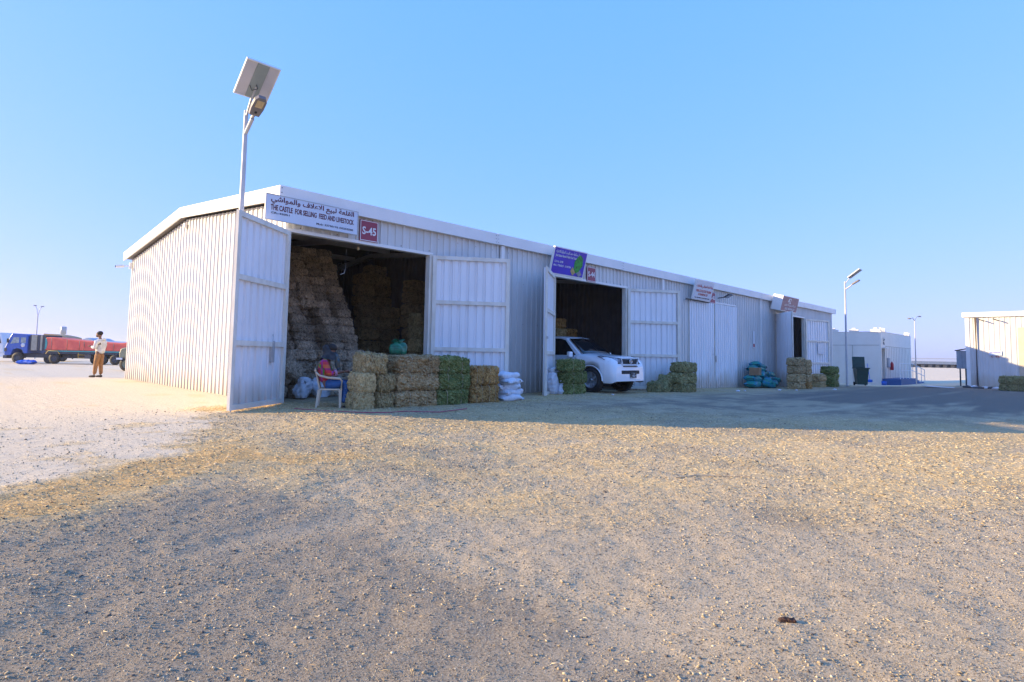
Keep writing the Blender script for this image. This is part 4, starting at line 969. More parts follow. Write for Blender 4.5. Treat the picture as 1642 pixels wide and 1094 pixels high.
# seated man
REDPLAID = bpy.data.materials.new('plaid_shirt'); REDPLAID.use_nodes = True
def plaid(m):
    n = m.node_tree.nodes; l = m.node_tree.links; b = n['Principled BSDF']; b.inputs['Roughness'].default_value = .85
    tc = n.new('ShaderNodeTexCoord')
    sx = n.new('ShaderNodeSeparateXYZ'); l.new(tc.outputs['Object'], sx.inputs[0])
    def stripe(out, f, th, ph=0):
        a = n.new('ShaderNodeMath'); a.operation = 'MULTIPLY_ADD'; l.new(out, a.inputs[0]); a.inputs[1].default_value = f; a.inputs[2].default_value = ph
        s_ = n.new('ShaderNodeMath'); s_.operation = 'SINE'; l.new(a.outputs[0], s_.inputs[0])
        g = n.new('ShaderNodeMath'); g.operation = 'GREATER_THAN'; l.new(s_.outputs[0], g.inputs[0]); g.inputs[1].default_value = th; return g.outputs[0]
    def mx(f, a, c):
        x = n.new('ShaderNodeMix'); x.data_type = 'RGBA'; l.new(f, x.inputs[0])
        if isinstance(a, tuple): x.inputs[6].default_value = (*a, 1)
        else: l.new(a, x.inputs[6])
        x.inputs[7].default_value = (*c, 1); return x.outputs[2]
    c = mx(stripe(sx.outputs[2], 38, .2), (.50, .03, .05), (.55, .12, .04))
    c = mx(stripe(sx.outputs[2], 38, .75, 2), c, (.30, .02, .12))
    c = mx(stripe(sx.outputs[1], 34, .8, 1), c, (.08, .30, .05))
    c = mx(stripe(sx.outputs[0], 30, .86, .5), c, (.35, .04, .22))
    l.new(c, b.inputs['Base Color'])
    nz = n.new('ShaderNodeTexNoise'); nz.inputs['Scale'].default_value = 14; bp = n.new('ShaderNodeBump'); bp.inputs['Strength'].default_value = .5; l.new(nz.outputs[0], bp.inputs['Height']); l.new(bp.outputs[0], b.inputs['Normal'])
plaid(REDPLAID)
p1 = thing('person', 'seated man in red checked shirt and grey headscarf looking at a phone', 'person', (.50, -1.13, .11), R(-32))
hip = (-.10, 0, .52); 
tor = [(hip, (.16, .12)), ((-.14, 0, .68), (.165, .12)), ((-.16, 0, .84), (.17, .125)), ((-.13, 0, .97), (.15, .10)), ((-.10, 0, 1.04), .055), ((-.08, 0, 1.09), .05)]
arms = []
ELB = {-1: (-.02, -.27, .72), 1: (-.02, .27, .72)}; WR = {-1: (.25, -.10, .77), 1: (.24, .08, .76)}
for s_ in (-1, 1):
    sh = (-.13, .19 * s_, .95); arms.append([((-.13, 0, .97), (.15, .10)), (sh, .072), (lerp(sh, ELB[s_], .5), .066), (ELB[s_], .062), (lerp(ELB[s_], WR[s_], .35), .058)])
body = skin_obj('body', [[((-.10, 0, .50), .10), ((-.10, 0, .9), .10), ((-.08, 0, 1.09), .052), ((-.05, 0, 1.17), .055)],
                         [((-.10, 0, .50), .10), ((-.08, -.09, .50), .08), ((.30, -.13, .52), .055), ((.27, -.14, .12), .042)],
                         [((-.10, 0, .50), .10), ((-.08, .09, .50), .08), ((.33, .12, .52), .055), ((.36, .14, .12), .042)]] +
                [[((-.10, 0, .9), .10), ((-.13, .16 * s_, .93), .05), (ELB[s_], .042), (WR[s_], .03)] for s_ in (-1, 1)], M['skin'], p1)
skin_obj('shirt', [tor] + arms, REDPLAID, p1)
for s_ in (-1, 1):
    MB().tube([lerp(ELB[s_], WR[s_], .30), lerp(ELB[s_], WR[s_], .42)], .066, 12).build('cuff', mat('cuff', (.5, .25, .36), None, 20, .8) if s_ < 0 else bpy.data.materials['cuff'], p1)
    fingers(WR[s_], (.8, -.25 * s_, .1), (0, 0, 1), M['skin'], p1, curl=.55)
kn = {-1: (.30, -.14, .53), 1: (.33, .13, .53)}; an = {-1: (.25, -.15, .13), 1: (.37, .15, .13)}
skin_obj('trousers', [[((-.12, 0, .50), (.15, .13))] + [((-.02, .10 * s_, .50), .105), (lerp((-.02, .10 * s_, .50), kn[s_], .5), .098), (kn[s_], .085), (lerp(kn[s_], an[s_], .5), .076), (an[s_], .066)] for s_ in (-1, 1)], M['jeans'], p1)
for s_ in (-1, 1):
    a = an[s_]; skin_obj('shoe', [[((a[0] - .03, a[1], .045), .045), ((a[0] + .05, a[1], .045), .045), ((a[0] + .17, a[1], .032), .034)]], M['shoe'], p1, 2)
hd = ell('head', (-.02, 0, 1.185), (.085, .075, .11), M['skin'], p1, (0, R(18), 0))
ell('nose', (1.02, 0, -.12), (.18, .16, .16), M['skin'], hd)
for s_ in (-1, 1): ell('eye', (.93, .36 * s_, .10), (.12, .18, .10), M['black'], hd)
ell('cap', (-.015, 0, 1.245), (.105, .092, .085), M['hair'], p1, (0, R(14), 0))
mb = MB(); nv = 26
prof = [(1.29, -.09, .055, .07), (1.25, -.09, .098, .10), (1.20, -.075, .118, .108), (1.15, -.045, .125, .112), (1.10, -.03, .135, .12), (1.05, -.05, .15, .145), (1.01, -.06, .175, .17)]
for (z_, xc, rx, ry) in prof:
    for j in range(nv):
        a = 2 * math.pi * j / nv; f = 1 + .05 * math.sin(6 * a + z_ * 40); rxx = rx
        fr = max(0, math.cos(a)) ** 2
        if z_ > 1.165: rxx = rx * (1 - .55 * fr)     # opening for the face
        mb.v.append((xc + math.cos(a) * rxx * f, math.sin(a) * ry * f, z_ + (.02 * math.sin(2 * a))))
for i in range(len(prof) - 1):
    for j in range(nv): mb.f.append((i * nv + j, i * nv + (j + 1) % nv, (i + 1) * nv + (j + 1) % nv, (i + 1) * nv + j)); mb.mi.append(0); mb.sm.append(True)
mb.build('headscarf', M['scarf'], p1)
MB().tube([(.06, -.02, 1.10), (.11, -.03, 1.0), (.10, -.02, .90), (.14, 0, .80)], [.05, .06, .05, .04], 10).build('scarf_tail', M['bluescarf'], p1)
o = MB().box((0, 0, 0), (.15, .075, .012)).build('mobile_phone', M['black'], None, bevel=.004); o.parent = None
mm = Matrix.Translation((.50, -1.13, .11)) @ Matrix.Rotation(R(-32), 4, 'Z') @ Matrix.Translation((.34, -.02, .72)) @ Matrix.Rotation(R(-30), 4, 'Y'); o.matrix_world = mm
tag(o, 'black mobile phone in the hands of the seated man', 'phone')
o = MB().tube([(.93, -1.32, .93), (1.0, -1.32, .925), (1.25, -1.38, .92)], .012, 6).build('strap', M['redstrap'], None); tag(o, 'red strap stretched between the seated man and the top bale', 'strap')
p1.scale = (.93, .93, .90); ch.scale = (.80, .86, .88); ch.location.x -= .03; p1.location.x -= .03
# standing man
p2 = thing('person', 'standing man in grey hooded top and brown trousers looking down at his hands', 'person', (-.55, 13.3, float(zbase(-.55, 13.3)) + .0), R(-45 + 180))
# local +x is the way he faces (towards the left of the photo); scaled below
skin_obj('body', [[((0, 0, .92), .10), ((-.02, 0, 1.25), .11), ((.0, 0, 1.44), .055), ((.04, 0, 1.52), .055)],
                  [((0, 0, .92), .10), ((0, -.09, .88), .08), ((.01, -.09, .5), .055), ((-.02, -.09, .09), .042)], [((0, 0, .92), .10), ((0, .09, .88), .08), ((.05, .09, .5), .055), ((.08, .10, .09), .042)],
                  [((-.02, 0, 1.25), .11), ((-.02, -.18, 1.36), .05), ((.0, -.23, 1.10), .042), ((.24, -.10, 1.14), .03)], [((-.02, 0, 1.25), .11), ((-.02, .18, 1.36), .05), ((.0, .23, 1.10), .042), ((.25, .08, 1.16), .03)]], M['skin'], p2)
skin_obj('hooded_top', [[((-.02, 0, .86), (.165, .135)), ((-.02, 0, 1.05), (.175, .15)), ((-.03, 0, 1.22), (.17, .14)), ((-.04, 0, 1.36), (.15, .11)), ((-.03, 0, 1.44), .07)]] +
         [[((-.04, 0, 1.36), (.15, .11)), ((-.03, .19 * s_, 1.36), .075), ((-.01, .245 * s_, 1.22), .068), ((.0, .25 * s_, 1.10), .062), ((.12, .18 * s_, 1.12), .055), ((.22, .11 * s_, 1.145), .045)] for s_ in (-1, 1)], M['greytop'], p2)
skin_obj('hood', [[((-.10, -.09, 1.43), .05), ((-.15, 0, 1.41), .065), ((-.10, .09, 1.43), .05)]], M['greytop'], p2)
skin_obj('trousers', [[((-.01, 0, .92), (.09, .09)), ((0, .075 * s_, .84), (.125, .10)), (((.0 if s_ < 0 else .04), .095 * s_, .48), .078), (((-.03 if s_ < 0 else .07), .10 * s_, .11), .060)] for s_ in (-1, 1)], M['khaki'], p2)
for s_ in (-1, 1):
    x = -.03 if s_ < 0 else .08
    skin_obj('shoe', [[((x - .05, .10 * s_, .05), .05), ((x + .06, .10 * s_, .045), .048), ((x + .19, .10 * s_, .035), .036)]], M['shoe'], p2, 2)
    fingers((.235, .10 * s_, 1.15), (.9, -.3 * s_, .35), (0, 0, 1), M['skin'], p2, curl=.5)
hd = ell('head', (.06, 0, 1.60), (.092, .078, .115), M['skin'], p2, (0, R(28), 0))
ell('nose', (1.03, 0, -.12), (.18, .16, .16), M['skin'], hd)
for s_ in (-1, 1): ell('ear', (-.05, .98 * s_, 0), (.18, .12, .26), M['skin'], hd)
for s_ in (-1, 1): ell('eye', (.93, .36 * s_, .10), (.12, .18, .10), M['black'], hd)
ell('hair', (.035, 0, 1.645), (.112, .09, .088), M['hair'], p2, (0, R(20), 0))
ell('beard', (.105, 0, 1.545), (.05, .055, .05), M['hair'], p2, (0, R(20), 0))
p2.scale = (.97, .97, .93)
# ------------------------------------------------------------ the white pickup
PX, PY, PZ = 9.80, -1.52, .11
car = thing('pickup_truck', 'white double cab pickup nosing out of the second shed door', 'pickup', (PX, PY, PZ))
def interp(s, pts): return float(np.interp(s, [p[0] for p in pts], [p[1] for p in pts]))
RW, WF, WR_ = .375, .80, 3.78
def prof(s):
    top = interp(s, [(0, .80), (.03, .93), (.10, 1.01), (.25, 1.06), (.6, 1.10), (1.1, 1.14), (1.25, 1.15), (3.4, 1.12), (3.5, 1.06), (5.0, 1.04)])
    bel = interp(s, [(0, .76), (.03, .88), (.10, .95), (.25, 1.0), (.6, 1.03), (1.25, 1.05), (5.0, 1.03)])
    bot = interp(s, [(0, .36), (.1, .30), (.35, .30), (.5, .33), (5.0, .36)])
    wd = interp(s, [(0, .72), (.05, .80), (.14, .845), (.3, .86), (.55, .87), (4.8, .865), (5.0, .84)])
    for c in (WF, WR_):
        d = abs(s - c); ra = RW + .055
        if d < ra: bot = max(bot, .36 + math.sqrt(ra * ra - d * d) * 1.0)
        if d < ra + .10: wd += .022
    return top, bel, bot, wd
def ring(s):
    top, bel, bot, wd = prof(s); mid = max(bot + .04, .60)
    nose = lambda z: s + (max(0, z - .70) * .22 if s < .3 else 0) * (1 - s / .3 if s < .3 else 0)
    h_ = [(wd - .035, bot), (wd, bot + .05), (wd + .005, mid), (wd - .01, (mid + bel) / 2 + .02), (wd - .045, bel), (wd - .13, top - .02), (wd * .5, top + .005), (0, top + .012)]
    pts = [(-x, nose(z), z) for x, z in h_] + [(x, nose(z), z) for x, z in h_[-2::-1]]
    return pts
st = sorted(set([0, .015, .04, .08, .14, .2, .28] + [round(.32 + .04 * i, 3) for i in range(118)]))
st = [s for s in st if s <= 5.0]
mb = MB(); rings = [ring(s) for s in st]; n = len(rings[0])
for r_ in rings: mb.v += r_
for i in range(len(st) - 1):
    for j in range(n - 1): mb.f.append((i * n + j, i * n + j + 1, (i + 1) * n + j + 1, (i + 1) * n + j)); mb.mi.append(0); mb.sm.append(True)
mb.f.append(tuple(range(n))); mb.mi.append(0); mb.sm.append(False)
mb.f.append(tuple(range((len(st) - 1) * n, len(st) * n))[::-1]); mb.mi.append(0); mb.sm.append(False)
body = mb.build('body', M['carpaint'], car)
# fender flares
for c in (WF, WR_):
    for sx in (-1, 1):
        pts = []
        for k in range(13):
            a = math.pi * k / 12; pts.append((sx * (prof(c)[3] + .0), c - math.cos(a) * (RW + .06), .36 + math.sin(a) * (RW + .06)))
        MB().tube(pts, .018, 6).build('wheel_arch', M['carpaint'], car)
# under body, axles
MB().lh((-.62, .25, .34), (.62, 4.9, .62)).build('underbody', M['black'], car)
# cabin
def gl(z): return .79 - (z - 1.04) / .60 * .155
cab = [(1.16, 1.05), (1.86, 1.60), (2.05, 1.645), (2.6, 1.665), (3.05, 1.64), (3.30, 1.58), (3.46, 1.05)]
mb = MB(); L_ = [(-gl(z), s, z) for s, z in cab]; Rr = [(gl(z), s, z) for s, z in cab]
Ci = [(-gl(z) * .5, s - (.05 if i < 2 else 0), z + (.022 if 0 < i < 6 else 0)) for i, (s, z) in enumerate(cab)]; Cj = [(-x, y, z) for x, y, z in Ci]
rows = [L_, Ci, Cj, Rr]; m_ = len(cab)
for r_ in rows: mb.v += r_
for a in range(3):
    for i in range(m_ - 1): mb.f.append((a * m_ + i, a * m_ + i + 1, (a + 1) * m_ + i + 1, (a + 1) * m_ + i)); mb.mi.append(0); mb.sm.append(False)
mb.f.append(tuple(range(m_))[::-1]); mb.f.append(tuple(range(3 * m_, 4 * m_))); mb.mi += [0, 0]; mb.sm += [False, False]
o = mb.build('cabin', M['carpaint'], car, bevel=.03)
def side_win(name, pts, sx, m=M['glass'], off=.006, th=.004):
    P = [(sx * (gl(z) + off), s, z) for s, z in pts]; return MB().prism(P, (sx * th, 0, 0)).build(name, m, car)
for sx in (-1, 1):
    side_win('side_window', [(1.40, 1.09), (1.88, 1.54), (2.05, 1.585), (2.34, 1.60), (2.36, 1.09)], sx)
    side_win('side_window', [(2.46, 1.09), (2.44, 1.60), (2.95, 1.59), (3.18, 1.54), (3.26, 1.12)], sx)
    side_win('door_line', [(1.33, 1.05), (1.345, 1.05), (1.345, 1.09), (1.33, 1.09)], sx, M['dark'])
    for s_ in (1.36, 2.40, 3.30): MB().lh((sx * .868, s_ - .006, .42), (sx * .874, s_ + .006, 1.03)).build('door_line', M['dark'], car)
    for s_ in (2.18, 3.12): MB().lh((sx * .868, s_ - .09, .92), (sx * .895, s_ + .09, .95)).build('door_handle', M['chrome'], car, bevel=.006)
    MB().lh((sx * .871, 1.5, .60), (sx * .876, 3.2, .64)).build('side_moulding', M['galv'], car)
    mb = MB(); mb.lh((sx * .86, 1.42, 1.04), (sx * .93, 1.48, 1.08)); mb.build('mirror_arm', M['black'], car)
    mb = MB(); mb.lh((sx * .91, 1.40, 1.02), (sx * 1.08, 1.52, 1.19)); o = mb.build('mirror', M['carpaint'], car, bevel=.03)
# windscreen
ws = lambda u, v: (u * (gl(1.07 + v * .5) - .05) * 1.0, 1.15 + v * .66 - .06 * (1 - abs(u)) - .03, 1.075 + v * .50 + .02 * (1 - abs(u)) + .022)
mb = MB(); N_ = 8
for j in range(5):
    for i in range(N_ + 1): mb.v.append(ws(-1 + 2 * i / N_, j / 4))
for j in range(4):
    for i in range(N_): mb.f.append((j * (N_ + 1) + i, j * (N_ + 1) + i + 1, (j + 1) * (N_ + 1) + i + 1, (j + 1) * (N_ + 1) + i)); mb.mi.append(0); mb.sm.append(True)
wsn = mb.build('windscreen', M['glass'], car)
sm = wsn.modifiers.new('t', 'SOLIDIFY'); sm.thickness = .006
MB().tube([(-.55, 1.12, 1.09), (-.1, 1.16, 1.11), (.1, 1.16, 1.11)], .008, 5).build('wiper', M['black'], car)
# front: grille, lamps, bumper opening, fog lamps, plate, emblem
mb = MB()
out = [(-.40, 1.00), (-.34, .86), (.34, .86), (.40, 1.00)]
mb.prism([(x, .0 + (z - .62) * .10, z) for x, z in out], (0, .05, 0)); gr = mb.build('grille', M['black'], car)
mb = MB()
ho = [(-.47, 1.03), (-.37, .825), (.37, .825), (.47, 1.03)]
for a, b in ((0, 1), (1, 2), (2, 3), (3, 0)):
    mb.tube([(ho[a][0], .02, ho[a][1]), (ho[b][0], .02, ho[b][1])], .016, 8)
mb.build('grille_frame', M['carpaint'], car)
MB().lh((-.36, -.008, .775), (.36, .03, .80)).build('grille_slot', M['black'], car)
mb = MB(); mb.tube([(.075 * math.cos(a), -.004, .93 + .052 * math.sin(a)) for a in [2 * math.pi * k / 20 for k in range(21)]], .011, 6, cap=False)
mb.tube([(.024 * math.cos(a), -.004, .93 + .050 * math.sin(a)) for a in [2 * math.pi * k / 16 for k in range(17)]], .007, 5, cap=False)
mb.tube([(.05 * math.cos(a), -.004, .953 + .020 * math.sin(a)) for a in [2 * math.pi * k / 16 for k in range(17)]], .007, 5, cap=False); mb.build('emblem', M['chrome'], car)
MB().lathe([(0, .012), (.068, .012), (.068, .004), (0, .004)], 'Y', 16, c=(0, 0, .93)).build('emblem_back', M['black'], car)
for sx in (-1, 1):
    P = [(.43, .05, .885), (.52, .10, .905), (.70, .25, .925), (.80, .52, .965), (.845, .56, .955), (.835, .36, .86), (.80, .22, .79), (.62, .09, .745), (.47, .05, .755)]
    P = [(x_, y_, z_ + .115) for x_, y_, z_ in P]; c0 = (.66, .20, .97)
    q_ = [Vector((sx * x * 1.012, y - .022, z)) for x, y, z in P]; cc = Vector((sx * c0[0] * 1.03, c0[1] - .055, c0[2]))
    mb = MB(); mb.v = [tuple(v) for v in q_] + [tuple(cc)] + [tuple(v + Vector((-sx * .03, .07, 0))) for v in q_]; k9 = len(P)
    for i in range(k9):
        mb.f.append((i, (i + 1) % k9, k9)); mb.f.append((i, (i + 1) % k9, k9 + 1 + (i + 1) % k9, k9 + 1 + i))
    mb.mi = [0] * len(mb.f); mb.sm = [True] * len(mb.f); hl = mb.build('headlight', M['lens'], car)
    mb = MB(); mb.tube([tuple(v) for v in q_] + [tuple(q_[0])], .008, 5, cap=False); mb.build('bezel', M['black'], hl)
    mb = MB(); mb.lathe([(.0, -.0), (.05, .0), (.06, .02), (.04, .03)], 'Y', 14, c=(sx * .60, .055, .49)); fg = mb.build('fog_lamp', M['lens'], car)
    mb = MB(); mb.tube([(sx * (.60 + .10 * math.cos(a)), .055 + .05 * max(0, math.cos(a)), .49 + .085 * math.sin(a)) for a in [2 * math.pi * k / 18 for k in range(13 if sx < 0 else 19)]], .012, 6); mb.build('fog_ring', M['black'], fg)
MB().lh((-.46, -.010, .57), (.46, .03, .67)).build('air_intake', M['black'], car, bevel=.01)
mb = MB(); mb.lh((-.03, -.022, .46), (.27, -.012, .60)); pl = mb.build('number_plate', M['dark'], car)
mb = MB(); mb.tube([(-.03, -.024, .46), (.27, -.024, .46), (.27, -.024, .60), (-.03, -.024, .60), (-.03, -.024, .46)], .006, 5); mb.build('plate_frame', M['chrome'], pl)
text('707', .16, .06, M['inkwhite'], pl, (.06, -.0235, .475), .01)
text('قطر'[::-1] if False else arab('قطر'), .09, .04, M['inkwhite'], pl, (.10, -.0235, .545), .01)
# side decal
text('SR5', .5, .14, M['dark'], car, (-.876, 3.25, .72), .02, name='decal', rot=(R(90), 0, R(-90)))
# load bed hump handled by bale; wheels
for (sx, c) in ((-1, WF), (1, WF), (-1, WR_), (1, WR_)):
    wl = thing('wheel', None, None, (sx * .765, c, RW)); wl.parent = car
    mb = MB(); mb.lathe([(.22, -.10), (.25, -.115), (.33, -.12), (.365, -.09), (.376, -.04), (.376, .04), (.365, .09), (.33, .12), (.25, .115), (.22, .10)], 'X', 32)
    for k in range(32):
        a = 2 * math.pi * k / 32; mb.box(None, (.20, .03, .012), M4=Matrix.Rotation(a, 4, 'X') @ Matrix.Translation((0, 0, .376)))
    mb.build('tyre', M['black'], wl)
    mb = MB(); mb.lathe([(.05, sx * .02), (.10, sx * .045), (.19, sx * .03), (.205, sx * .07), (.225, sx * .105), (.235, sx * .11), (.235, -sx * .1)], 'X', 28)
    mb.build('rim', M['alloy'], wl)
    mb = MB()
    for k in range(6):
        a = 2 * math.pi * k / 6; mb.box(None, (.02, .055, .13), M4=Matrix.Rotation(a, 4, 'X') @ Matrix.Translation((sx * .062, 0, .135)))
    mb.lathe([(0, sx * .085), (.05, sx * .08), (.055, sx * .03)], 'X', 14); mb.build('spokes', M['alloy'], wl)
    mb = MB(); mb.lathe([(0, sx * .012), (.20, sx * .012)], 'X', 20); mb.build('brake_disc', M['black'], wl)
# pile of straw bales inside the second bay, behind the cabin
for r_ in range(7):
    for k in range(2):
        if r_ == 6 and k: continue
        bale('tan' if (r_ + k) % 2 else 'orange', (11.85 + .62 * k + BR.uniform(-.06, .06) - .05 * r_, 2.75 + BR.uniform(-.08, .08), .12 + .345 * r_), BR.uniform(-.2, .2), 'straw bale in the pile behind the pickup cabin, %s of its %s layer' % (['left', 'right'][k], ORD[r_]), 'straw bales piled behind the pickup', (.62, .5, .34), twine=False)

# ------------------------------------------------------------ right hand shed
RX, RY0, RY1 = 32.5, -6.6, -15.5
rs = thing('right_shed', 'cream corrugated shed at the right edge of the photo with a black downpipe', 'shed')
rs.name = 'storage_shed'
panels(RY1, RY0, lambda u, d: (RX - d, u), cz(-.1), cz(3.52), rs, M['sheet'], pitch=.2, h=.022)
panels(RX, RX + 10, lambda u, d: (u, RY0 + d), cz(-.1), cz(3.52), rs, M['sheet'])
panels(RX, RX + 10, lambda u, d: (u, RY1 - d), cz(-.1), cz(3.52), rs, M['sheet'], wdt=2.)
panels(RY1, RY0, lambda u, d: (RX + 10 + d, u), cz(-.1), cz(3.52), rs, M['sheet'], wdt=2.)
mb = MB(); mb.lh((RX - .12, RY1 - .1, 3.50), (RX - .06, RY0 + .14, 3.74)); mb.lh((RX - .059, RY0 + .08, 3.50), (RX + 10.1, RY0 + .14, 3.74)); mb.build('roof_trim', M['trim'], rs)
MB().lh((RX - .05, RY1 - .05, 3.54), (RX + 10.08, RY0 + .07, 3.62)).build('roof', M['trim'], rs)
MB().tube([(RX - .10, -6.98, 3.48), (RX - .10, -6.98, .15), (RX - .2, -7.0, .08)], .04, 8).build('downpipe', mat('dark_pipe', (.09, .06, .05), None, 4, .6), rs)
MB().lh((RX - .035, RY0 - .12, -.1), (RX + .05, RY0 + .035, 3.5)).build('corner_trim', M['trim'], rs)
MB().lh((RX - .05, -9.35, -.05), (RX - .025, -8.55, 2.95)).build('door_panel', mat('beige_door', (.62, .53, .40), None, 3, .6), rs)
for y in (-7.15, -7.7):
    o = thing('floodlight', 'small black floodlight under the right shed eave, %s the downpipe' % ('next to' if y > -7.4 else 'farther from'), 'lamp', (RX - .05, y, 3.38))
    MB().tube([(0, 0, 0), (-.22, -.02, -.02)], .014, 6).build('arm', M['dark'], o); mb = MB(); mb.box(None, (.10, .26, .05), M4=Matrix.Translation((-.27, -.08, -.05)) @ Matrix.Rotation(R(25), 4, 'X')); mb.build('lamp_head', M['dark'], o)
o = thing('wall_notice', 'small notice with red and blue marks on the cream right hand shed', 'sign', (RX - .045, -7.45, 1.60))
MB().lh((-.008, -.48, 0), (0, 0, .22)).build('board', M['signwhite'], o); text('NO PARKING', .40, .05, M['signblue'], o, (-.012, -.04, .12), .008, rot=(R(90), 0, R(-90))); text('S-46', .34, .07, M['inkred'], o, (-.012, -.07, -.10), .012, rot=(R(90), 0, R(-90)))
# electric cabinet on post left of that shed
o = thing('meter_cabinet', 'grey blue electric cabinet on a post beside the right hand shed', 'cabinet', (RX + .9, -6.30, -.12)); o.scale = (.8, .72, .98)
MB().lh((-.25, -.30, 1.05), (.25, .30, 2.0)).build('cabinet', M['panelgrey'], o, bevel=.01)
mb = MB(); mb.prism([(-.32, -.38, 2.10), (-.32, .38, 1.98), (-.32, .38, 2.02), (-.32, -.38, 2.14)], (.64, 0, 0)); mb.build('canopy', M['dark'], o)
MB().lh((-.22, .08, 0), (-.14, .16, 1.05)).build('post', M['dark'], o); MB().lh((.1, -.2, 0), (.18, -.12, 1.05)).build('post', M['dark'], o); MB().lh((-.255, -.02, 1.1), (-.2505, -.01, 1.95)).build('door_gap', M['dark'], o)
MB().lh((-.3, -.4, 0), (.3, .4, .14)).build('footing', M['concrete'], o)
# sheets and rubble on the ground there
o = MB().box((0, 0, .03), (1.2, 2.0, .03)).build('metal_sheet', M['galv'], None, loc=(30.6, -6.1, -.03), rz=R(20)); o.rotation_euler[0] = R(2); tag(o, 'flat pale metal sheet lying on the ground left of the right hand shed', 'sheet')
for k in range(6):
    me = link('rubble', mesh_np('rubble', icov * (1 + RNG.uniform(-.25, .25, (12, 1))) * np.array([.2, .24, .11]), icof, 3), None, (31.0 + .25 * math.sin(k * 2.3), -6.75 - .22 * k, .03)); me.data.materials.append(M['white'] if k % 2 else M['dark'])
    tag(me, '%s rubble lump at the corner of the right hand shed, %s from the pale sheet' % ('whitish' if k % 2 else 'dark', ORD[k]), 'rubble', 'rubble at the shed corner')

# ------------------------------------------------------------ crenellated cabin block
KX, KY, KZ = 39.0, -1.53, -.30
kb = thing('site_cabin', 'small white and beige block with stepped battlements beyond the long shed', 'building', (KX, KY, KZ))
H_ = 3.46
mb = MB(); mb.lh((0, .9, 0), (9.0, 6.5, H_)); mb.lh((0, 0, 0), (.001, .001, .001)); mb = MB()
mb.lh((1.05, .0, 0), (9.0, 6.5, H_)); mb.lh((0, .0, 0), (.15, 6.5, H_)); mb.lh((.1501, 1.2, 0), (1.0499, 6.5, H_)); mb.lh((.1501, 0, 2.35), (1.0499, 1.1999, H_)); mb.build('walls', M['cabin'], kb)
MB().lh((.1502, .5, 0.05), (1.0498, 1.1995, 2.349)).build('doorway', M['dark'], kb)
def cren(x, y, ax, nm='battlement'):
    mb = MB(); prs = [(0, 0), (0, .14), (.08, .14), (.08, .24), (.17, .24), (.17, .14), (.25, .14), (.25, 0)]
    if ax == 'Y': mb.prism([(x, y + a * 2.2, H_ + b) for a, b in prs], (.12, 0, 0))
    else: mb.prism([(x + a, y, H_ + b) for a, b in prs], (0, .12, 0))
    mb.build(nm, M['cabin'], kb)
for y in (.02, 1.25, 2.45): cren(0, y, 'Y')
for x in (.05, .55, 1.05, 7.4, 7.95, 8.5): cren(x, 0, 'X')
MB().lh((-.02, -.02, H_ - .03), (9.02, 6.52, H_ - .0)).build('cornice', M['cabin'], kb)
mb = MB()
for y in (1.6, 3.5, 5.2): mb.lh((-.012, y, .1), (-.002, y + .03, 2.55))
mb.lh((-.012, .1, 2.55), (-.002, 6, 2.58)); 
for k in range(16): mb.lh((1.35 + .48 * k, -.012, .1), (1.375 + .48 * k, -.002, 2.5))
mb.lh((1.1, -.012, 2.51), (8.9, -.002, 2.535)); mb.build('wall_joints', mat('joint', (.45, .42, .37), None, 5, .6), kb)
MB().lh((.2, -.22, 2.38), (1.1, -.005, 2.43)).build('door_canopy', M['white'], kb)
MB().lh((1.45, -.10, 1.15), (1.95, -.004, 1.75)).build('wall_box', M['panelgrey'], kb)
mb = MB(); mb.lathe([(.0, 0), (.10, .02), (.10, .42), (.05, .50), (.03, .56), (0, .58)], 'Z', 14); fe = mb.build('fire_extinguisher', M['binred'], None, loc=(KX + 2.2, KY - .13, KZ + .95)); tag(fe, 'red fire extinguisher hung on the beige cabin wall behind the white railing', 'extinguisher')
o = thing('wall_sign', 'small crescent shaped lamp sign above the cabin door', 'sign', (KX + .55, KY - .06, KZ + 2.6)); MB().tube([(.06, 0, .36), (-.05, 0, .28), (-.08, 0, .14), (-.02, 0, .02)], .03, 8).build('crescent', M['dark'], o); MB().lathe([(0, 0), (.07, .02), (0, .09)], 'Z', 10, c=(0, 0, .40)).build('lamp', M['white'], o)
# blue ramp with steps and railing
rp = thing('entrance_steps', 'blue painted landing with steps and a white railing at the cabin', 'steps', (KX, KY - .03, KZ))
MB().lh((.02, -1.0, 0), (4.4, 0, .42)).build('landing', M['bluepaint'], rp); MB().lh((4.4001, -1.0, 0), (5.6, 0, .27)).build('step', M['bluepaint'], rp); MB().lh((5.6001, -1.0, 0), (7.2, 0, .13)).build('step', M['bluepaint'], rp)
def rail_z(x): return 0.42 if x < 3.8 else .42 - (x - 3.8) / 4.0 * .42
xs = [.08, .9, 1.75, 2.75, 3.8, 5.2, 6.6, 7.8]
for x in xs: MB().tube([(x, -.96, rail_z(x) - (.0 if x < 7.5 else 0)), (x, -.96, rail_z(x) + .98)], .02, 6).build('railing_post', M['white'], rp)
for dz in (.98, .52): MB().tube([(x, -.96, rail_z(x) + dz) for x in xs], .022, 8).build('rail', M['white'], rp)
